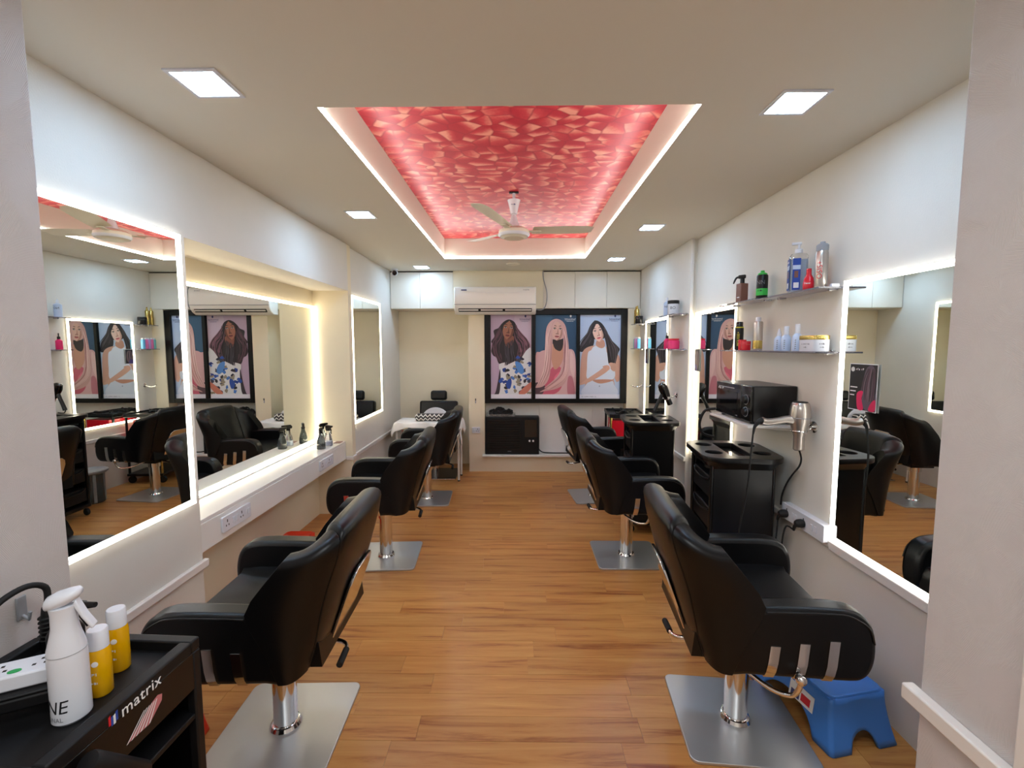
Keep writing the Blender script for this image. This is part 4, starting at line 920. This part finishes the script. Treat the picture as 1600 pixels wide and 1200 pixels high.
# brown trigger spray
t = thing('brown_spray_bottle', 'square brown spray bottle with black trigger on the upper shelf', 'bottle', (1.488, 3.09, Z1+.0008), R(10))
box('body', 'brown_bottle', -.027, .027, -.027, .027, 0, .125, t, bev=.005); lat('neck', 'black_plastic', [(.014, .125), (.014, .158), (0, .159)], t, 16)
bm = bmesh.new(); bx(bm, -.028, .022, -.009, .009, .157, .182); hd = fin(bm, 'spray_head', 'black_plastic', t, bev=.007); hd.rotation_euler = (0, 0, R(-60)); tub('trigger', 'black_plastic', [(-.02, 0, .17), (-.04, 0, .165), (-.052, 0, .145), (-.058, 0, .128)], [.008, .007, .006, .004], hd, 8, 3)
box('label', 'print_white', -.0274, -.0271, -.012, .012, .03, .036, t, smooth=0)
t = bottle('black and green aerosol can on the upper shelf', 1.488, 2.84, Z1, 'black_plastic', [(0, 0), (.03, 0), (.032, .004), (.032, .135), (.029, .142), (0, .142)], [(.026, .142), (.026, .15), (.012, .158), (.011, .168), (0, .169)], 'label_green', 'aerosol_can', 'can')
lat('green_band', 'label_green', [(.0322, .018), (.0324, .019), (.0324, .058), (.0322, .059)], t, 24); wraptext('NN', .034, 'print_grey', t, .032, FA, .095); wraptext('xxxx', .014, 'print_black', t, .0326, FA, .045, small=True); wraptext('xx', .014, 'print_black', t, .0326, FA, .03, small=True)
t = thing('pump_bottle', 'tall clear pump bottle with blue label on the upper shelf', 'bottle', (1.482, 2.475, 1.8628), R(-20))
bm = bmesh.new(); loft(bm, [[(p[0]*s, p[1]*s, z) for p in rrect(.085, .06, .016)] for z, s in ((0, .95), (.005, 1), (.185, 1), (.20, .8), (.206, .35))]); fin(bm, 'body', 'clear_plastic', t, smooth=50)
bm = bmesh.new(); loft(bm, [[(p[0]*s, p[1]*s, z) for p in rrect(.078, .053, .013)] for z, s in ((.004, .98), (.17, .98))]); fin(bm, 'liquid', 'blue_white', t, smooth=50)
lat('pump_collar', 'white_plastic', [(.018, .205), (.018, .225), (.006, .23), (.006, .25), (0, .25)], t); pn = box('pump_head', 'white_plastic', -.034, .012, -.008, .008, .248, .262, t, bev=.004)
lb_ = box('label', 'label_blue', -.0445, -.0428, -.027, .027, .012, .175, t, bev=.0005); box('label_photo', 'brown_bottle', -.0448, -.0444, -.014, .014, .075, .11, lb_, smooth=0); box('label_patch', 'print_white', -.0448, -.0444, -.018, .018, .022, .05, lb_, smooth=0); box('label_band', 'blue_white', -.0448, -.0444, -.027, .027, .118, .14, lb_, smooth=0)
marks(4, .016, 'print_white', lb_, TM((-.0446, 0, .157), FACE_LEFT))
lf = box('front_label', 'label_blue', -.030, .006, -.0312, -.0303, .012, .175, t, smooth=0); box('label_photo', 'brown_bottle', -.022, -.004, -.0315, -.0312, .075, .11, lf, smooth=0); box('label_patch', 'print_white', -.024, .0, -.0315, -.0312, .022, .05, lf, smooth=0); box('label_band', 'blue_white', -.030, .006, -.0315, -.0312, .118, .14, lf, smooth=0)
t = bottle('small red curvy bottle beside the pump bottle', 1.478, 2.375, 1.862, 'red_gloss', [(0, 0), (.026, 0), (.03, .006), (.032, .03), (.026, .06), (.015, .078), (.014, .082), (0, .082)], [(.0145, .082), (.0145, .108), (0, .109)], 'red_gloss', 'red_bottle', 'bottle', sx=.7)
wraptext('xxxxx', .010, 'print_white', t, .03, R(235), .032, small=True)
t = bottle('tall silver hairspray can with red lettering on the upper shelf', 1.482, 2.285, 1.862, 'silver', [(0, 0), (.026, 0), (.0275, .004), (.0275, .165), (.024, .178), (0, .178)], [(.0255, .178), (.0265, .183), (.0265, .205), (.02, .212), (.012, .213), (.011, .222), (0, .223)], 'grey_plastic', 'hairspray_can', 'can')
o = wraptext('OSIS+', .034, 'print_red', t, .0275, 0, 0); me = o.data
# turn the lettering to run up the can
for v in me.vertices:
    a = math.atan2(v.co.y, v.co.x); s_ = a*.0275; zz = v.co.z; A_ = R(222)+(-zz)/.0275; v.co = (.0279*math.cos(A_), .0279*math.sin(A_), .085+s_)
o = box('small_white_box', 'white_plastic', -.03, .03, -.02, .02, 0, .014, bev=.002, loc=(1.50, 2.25+.0, 1.8628)); o.location = (1.515, 2.235, 1.8628); o.scale = (.6, .5, 1); tag(o, 'tiny white box at the end of the upper shelf', 'box')
# lower shelf
t = bottle('black mousse can with yellow lettering on the long shelf', 1.485, 3.10, Z2, 'black_plastic', [(0, 0), (.026, 0), (.0275, .004), (.0275, .15), (.024, .158), (0, .158)], [(.0225, .158), (.0225, .185), (.02, .188), (0, .188)], 'black_gloss', 'mousse_can', 'can')
lat('yellow_ring', 'print_yellow', [(.0278, .148), (.028, .149), (.028, .153), (.0275, .154)], t); o = wraptext('MOUSSE+', .022, 'print_yellow', t, .0275, 0, 0); me = o.data
for v in me.vertices:
    a = math.atan2(v.co.y, v.co.x); s_ = a*.0275; zz = v.co.z; A_ = R(235)+(-zz)/.0275; v.co = (.0279*math.cos(A_), .0279*math.sin(A_), .075+s_)
jar = lambda r, h_: [(0, 0), (r*.94, 0), (r, .004), (r, h_*.62), (0, h_*.62)]
lid = lambda r, h_: [(r*1.02, h_*.63), (r*1.02, h_*.97), (r*.97, h_), (0, h_)]
bottle('taller red jar beside the black mousse can', 1.47, 3.02, Z2, 'red_gloss', jar(.024, .068), lid(.024, .068), 'red_gloss', 'red_jar', 'jar', 'red jars')
bottle('shorter red jar before the silver can', 1.463, 2.955, Z2, 'red_gloss', jar(.026, .058), lid(.026, .058), 'red_gloss', 'red_jar', 'jar', 'red jars')
t = bottle('tall shiny silver and gold can on the long shelf', 1.488, 2.865, Z2, 'silver', [(0, 0), (.026, 0), (.0275, .004), (.0275, .17), (.024, .178), (0, .178)], [(.015, .178), (.015, .2), (.012, .205), (0, .206)], 'white_plastic', 'hairspray_can', 'can'); lat('gold_band', 'gold', [(.0277, .01), (.0279, .011), (.0279, .06), (.0277, .061)], t)
for i, (x, y, h_, lb, pointed) in enumerate(((1.478, 2.615, .125, 'pale blue measuring bottle with pointed nozzle on the long shelf', 1), (1.478, 2.545, .135, 'pale blue measuring bottle with flat cap in the middle of three', 0), (1.478, 2.445, .142, 'pale measuring bottle with flat cap beside the white and gold jar', 0))):
    cp = [(.0125, h_*.66), (.0125, h_*.74), (.004, h_), (0, h_)] if pointed else [(.0125, h_*.66), (.0125, h_*.98), (.011, h_), (0, h_)]
    t = bottle(lb, x, y, Z2, 'blue_white', [(0, 0), (.022, 0), (.0245, .004), (.0245, h_*.5), (.02, h_*.58), (.011, h_*.66), (0, h_*.66)], cp, 'white_plastic', 'measuring_bottle', 'bottle', 'pale measuring bottles')
    for j in range(5): wraptext('x', .014, 'print_grey', t, .0246, FA, .012+j*.011, small=True)
t = thing('white_gold_jar', 'wide white jar with gold lid at the end of the long shelf', 'jar', (1.478, 2.305, Z2+.0008)); bm = bmesh.new(); loft(bm, [[(p[0]*s, p[1]*s, z) for p in rrect(.085, .13, .02)] for z, s in ((0, .97), (.004, 1), (.058, 1))]); fin(bm, 'body', 'white_plastic', t, smooth=50)
bm = bmesh.new(); loft(bm, [[(p[0]*s, p[1]*s, z) for p in rrect(.087, .132, .02)] for z, s in ((.0585, 1), (.076, 1), (.079, .97))]); fin(bm, 'lid', 'gold', t, smooth=50)
marks(8, .013, 'print_grey', t, TM((-.0428, .0, .036), FACE_LEFT)); marks(4, .010, 'print_grey', t, TM((-.0428, .0, .02), FACE_LEFT)); marks(4, .013, 'print_grey', t, TM((0, -.0653, .036), FACE_FRONT)); marks(4, .010, 'print_grey', t, TM((0, -.0653, .02), FACE_FRONT))
# between the farther mirrors
t = bottle('pale blue square bottle beside the white jar on the far upper shelf', 1.425, 4.43, Z1, 'blue_white', [(0, 0), (.03, 0), (.032, .004), (.032, .12), (.012, .135), (0, .135)], [(.012, .135), (.012, .155), (.005, .175), (0, .175)], 'white_plastic', 'developer_bottle', 'bottle'); wraptext('NO', .03, 'print_black', t, .032, R(248), .085)
t = bottle('white jar with black lid on the far upper shelf', 1.425, 4.25, Z1, 'white_plastic', jar(.05, .13)[:3]+[(.05, .095), (0, .095)], [(.052, .097), (.052, .125), (.049, .128), (0, .128)], 'black_plastic', 'cream_jar', 'jar'); wraptext('BO', .036, 'print_black', t, .05, R(246), .058)
t = bottle('pink dropper bottle on the far lower shelf', 1.43, 4.42, Z2, 'pink_gloss', [(0, 0), (.026, 0), (.028, .004), (.028, .085), (.012, .1), (0, .1)], [(.013, .1), (.013, .125), (.005, .13), (.005, .16), (0, .161)], 'black_plastic', 'dropper_bottle', 'bottle')
bottle('wide pink jar with dark lid on the far lower shelf', 1.425, 4.22, Z2, 'pink_gloss', [(0, 0), (.048, 0), (.053, .005), (.053, .07), (.045, .08), (0, .08)], [(.05, .081), (.05, .095), (0, .096)], 'red_gloss', 'pink_jar', 'jar')
# far corner
for i, y in enumerate((5.56, 5.50)): bottle(('slim gold bottle closest to the window on the corner shelf', 'slim gold bottle next to the black jar on the corner shelf')[i], 1.42, y, 1.842, 'gold', [(0, 0), (.022, 0), (.023, .004), (.023, .165), (.012, .18), (0, .18)], [(.012, .18), (.006, .215), (0, .216)], 'gold', 'gold_bottle', 'bottle', 'gold bottles')
bottle('black jar on the corner shelf beside the gold bottles', 1.42, 5.42, 1.842, 'black_plastic', jar(.045, .09), lid(.045, .09), 'black_gloss', 'black_jar', 'jar')
for i, (y, c) in enumerate(((5.575, (120, 196, 190)), (5.535, (236, 130, 180)), (5.495, (200, 170, 220)), (5.455, (232, 120, 170)), (5.41, (110, 190, 226)))):
    mn = 'tube_%d' % i; pm(mn, c, .3); t = thing('colour_tube', ('mint', 'rose pink', 'lilac', 'bright pink', 'sky blue')[i]+' hair colour tube on the corner shelf', 'tube', (1.42, y, Z2+.0008), group='hair colour tubes')
    box('body', mn, -.018, .018, -.016, .016, 0, .115, t, bev=.005); box('cap', 'white_plastic', -.014, .014, -.012, .012, .115, .132, t, bev=.003)
# microwave on bracket shelf
t = thing('wall_shelf', 'white wall shelf carrying the microwave', 'shelf', (XR, 2.75, 1.125)); box('shelf_board', 'trim_white', -.285, -.001, -.24, .26, 0, .016, t, bev=.002)
for y in (-.16, .2): bm = bmesh.new(); prism(bm, [(-.25, 0), (-.24, -.008), (-.001, -.03), (-.001, 0)], y-.006, y+.006, 'y'); fin(bm, 'bracket', 'trim_white', t, smooth=0)
mwo = t = thing('microwave_oven', 'black microwave oven on the white wall shelf', 'microwave', (1.425, 2.75, 1.1415))
box('body', 'black_plastic', -.118, .125, -.215, .225, .012, .215, t, bev=.006)
for x in (-.1, .1):
    for y in (-.18, .18): lat('foot', 'rubber', [(.012, 0), (.012, .012), (0, .0125)], t, 12, loc=(x, y, 0))
dr = box('door', 'black_gloss', -.132, -.118, -.105, .225, .014, .213, t, bev=.004); box('window', 'dark_lens', -.1335, -.1315, -.06, .17, .055, .165, dr, bev=.001); box('door_trim', 'grey_plastic', -.1332, -.1318, -.02, .19, .183, .189, dr, smooth=0)
cpn = box('control_panel', 'black_gloss', -.131, -.118, -.214, -.107, .014, .213, t, bev=.004)
for z in (.135, .065):
    lat('knob', 'black_plastic', [(0, 0), (.026, 0), (.026, .004), (.02, .016), (0, .017)], cpn, 20, loc=(-.131, -.16, z), rot=(0, R(-90), 0)); lat('dial_ring', 'grey_plastic', [(.027, 0), (.029, 0), (.029, .0015), (.027, .0015)], cpn, 24, loc=(-.131, -.16, z), rot=(0, R(-90), 0))
marks(6, .02, 'print_white', dr, TM((-.1336, .155, .175), FACE_LEFT)); marks(4, .012, 'print_grey', dr, TM((-.1336, -.06, .028), FACE_LEFT))
# silver dryer in ring holder
def ring_holder(label, xw, y, z, reach, rr):
    t = thing('dryer_holder', label, 'holder', (xw, y, z))
    lat('wall_disc', 'chrome', [(.030, 0), (.030, .004), (.018, .010), (.012, .02), (0, .022)], t, 24, rot=(0, R(-90), 0))
    tub('arm', 'chrome', [(-.018, 0, 0), (-reach*.5, 0, -.012), (-reach, 0, -.02)], .006, t, 10, 4)
    tub('ring', 'chrome', [(-reach-rr+rr*math.cos(a*.3142*2), rr*math.sin(a*.3142*2), -.02) for a in range(11)], .006, t, 10, 4)
    return t
ring_holder('chrome ring holder gripping the silver hair dryer', XR, 2.385, 1.155, .045, .034)
t = thing('hair_dryer', 'silver hair dryer hanging in the chrome ring on the right wall', 'hair dryer', (1.476, 2.385, 1.135))
lat('barrel', 'silver', [(.024, -.10), (.027, -.098), (.0275, -.03), (.034, -.005), (.045, .04), (.050, .08), (.048, .115), (.041, .145), (.036, .15), (0, .151)], t, 28)
lat('intake', 'black_matt', [(.034, .1495), (.034, .154), (0, .155)], t, 24); lat('band', 'grey_plastic', [(.0493, .068), (.0499, .069), (.0499, .072), (.0493, .073)], t, 28); lat('nozzle_tip', 'black_matt', [(0, -.103), (.02, -.103), (.024, -.101), (0, -.1)], t, 20)
hn = tub('handle', 'silver', [(-.03, 0, .055), (-.07, .003, .06), (-.11, .006, .052), (-.16, .01, .045), (-.19, .012, .05)], [.024, .02, .018, .019, .022], t, 14, 4); tub('handle_cap', 'rubber', [(-.19, .012, .05), (-.205, .013, .045), (-.225, .014, .02), (-.232, .014, -.02)], [.02, .014, .008, .005], hn, 10, 3)
under(tub('cord', 'rubber', [(1.244, 2.40, 1.115), (1.235, 2.395, 1.02), (1.232, 2.40, .90), (1.228, 2.42, .75), (1.215, 2.44, .60), (1.21, 2.45, .4), (1.25, 2.45, .1), (1.3, 2.47, .008)], .0048, None, 8, 6), t)
wcord = tag(tub('hanging_cable', 'rubber', [(1.49, 2.40, 1.03), (1.51, 2.41, .98), (1.52, 2.44, .93), (1.525, 2.50, .87), (1.53, 2.56, .80), (1.53, 2.60, .72), (1.525, 2.60, .66)], .0048, None, 8, 6), 'black cable curving along the right wall below the silver dryer', 'cable')
under(tub('cord', 'rubber', [(1.30, 2.99, 1.17), (1.24, 3.02, 1.15), (1.22, 3.05, 1.06), (1.25, 3.06, .99), (1.32, 3.05, .97)], .009, None, 8, 6), mwo)
# black dryer at the far wall
ring_holder('chrome ring holder gripping the black hair dryer', XRF, 4.30, 1.12, .05, .03)
t = thing('hair_dryer', 'black hair dryer hanging in a ring beside the farthest right mirror', 'hair dryer', (1.405, 4.30, 1.10)); t.rotation_euler = (0, R(-25), 0)
lat('barrel', 'black_gloss', [(.022, -.08), (.025, -.078), (.026, -.02), (.034, .01), (.042, .05), (.044, .09), (.036, .13), (.02, .142), (0, .143)], t, 24); lat('silver_band', 'chrome', [(.0265, -.022), (.0285, -.02), (.0295, -.008), (.027, -.006)], t, 24)
tub('handle', 'black_plastic', [(-.02, 0, .05), (-.07, -.005, .01), (-.12, -.01, -.03), (-.16, -.012, -.07)], [.02, .016, .016, .018], t, 12, 4)
under(tub('cord', 'rubber', [(1.288, 4.29, .972), (1.265, 4.25, .95), (1.25, 4.18, .962)], .005, None, 8, 6), t)
t = thing('towel_hook', 'bent chrome hook on the right wall beside the window', 'hook', (XRF, 5.48, 1.11)); lat('wall_disc', 'chrome', [(.025, 0), (.025, .005), (.012, .012), (0, .013)], t, 20, rot=(0, R(-90), 0)); tub('hook_arm', 'chrome', [(-.01, 0, 0), (-.06, .01, -.02), (-.10, .02, -.015), (-.13, .02, .0)], .007, t, 8, 4)
t = thing('wall_clip', 'tiny grey clip on the back left pillar', 'clip', (-.535, YB, .90)); box('clip_plate', 'grey_plastic', -.006, .006, -.005, 0, -.03, .03, t, bev=.002); box('clip_tip', 'dark_slot', -.006, .006, -.009, -.005, .005, .03, t, bev=.001)
# ================================================================== SPRAY BOTTLES ON THE LEDGE
def ledge_spray(label, x, y, body, h_, rz):
    t = thing('trigger_bottle', label, 'bottle', (x, y, .7012), rz, 'trigger bottles on the ledge')
    lat('body', body, [(0, 0), (.034, 0), (.037, .005), (.036, .05), (.028, .085), (.018, .115), (.015, .135), (0, .135)], t, 24)
    lat('water', 'blue_white' if body == 'clear_plastic' else 'smoke_plastic', [(0, .004), (.032, .004), (.032, .04), (0, .041)], t, 20)
    lat('collar', 'black_plastic', [(.017, .135), (.017, .152), (0, .153)], t, 16)
    bm = bmesh.new(); prism(bm, [(-.03, .152), (.02, .152), (.055, .168), (.055, .182), (-.02, .186), (-.034, .17)], -.010, .010, 'y'); hd = fin(bm, 'spray_head', 'black_plastic', t, bev=.004)
    tub('trigger', 'black_plastic', [(.025, 0, .16), (.038, 0, .145), (.036, 0, .125), (.044, 0, .11)], [.006, .006, .005, .004], hd, 8, 4)
    return t
ledge_spray('smoky trigger bottle nearest the entrance at the end of the ledge', -1.70, 3.84, 'smoke_plastic', 1, R(100))
ledge_spray('clear trigger bottle between the two smoky ones on the ledge', -1.69, 3.97, 'clear_plastic', 1, R(-30))
ledge_spray('smoky trigger bottle against the mirror at the far end of the ledge', -1.78, 4.06, 'smoke_plastic', 1, R(60))
o = box('ledge_card', 'brown_bottle', -.03, .03, -.04, .04, 0, .004, bev=.001, loc=(-1.655, 4.10, .7008)); tag(o, 'dark red card lying at the far end of the ledge', 'card')
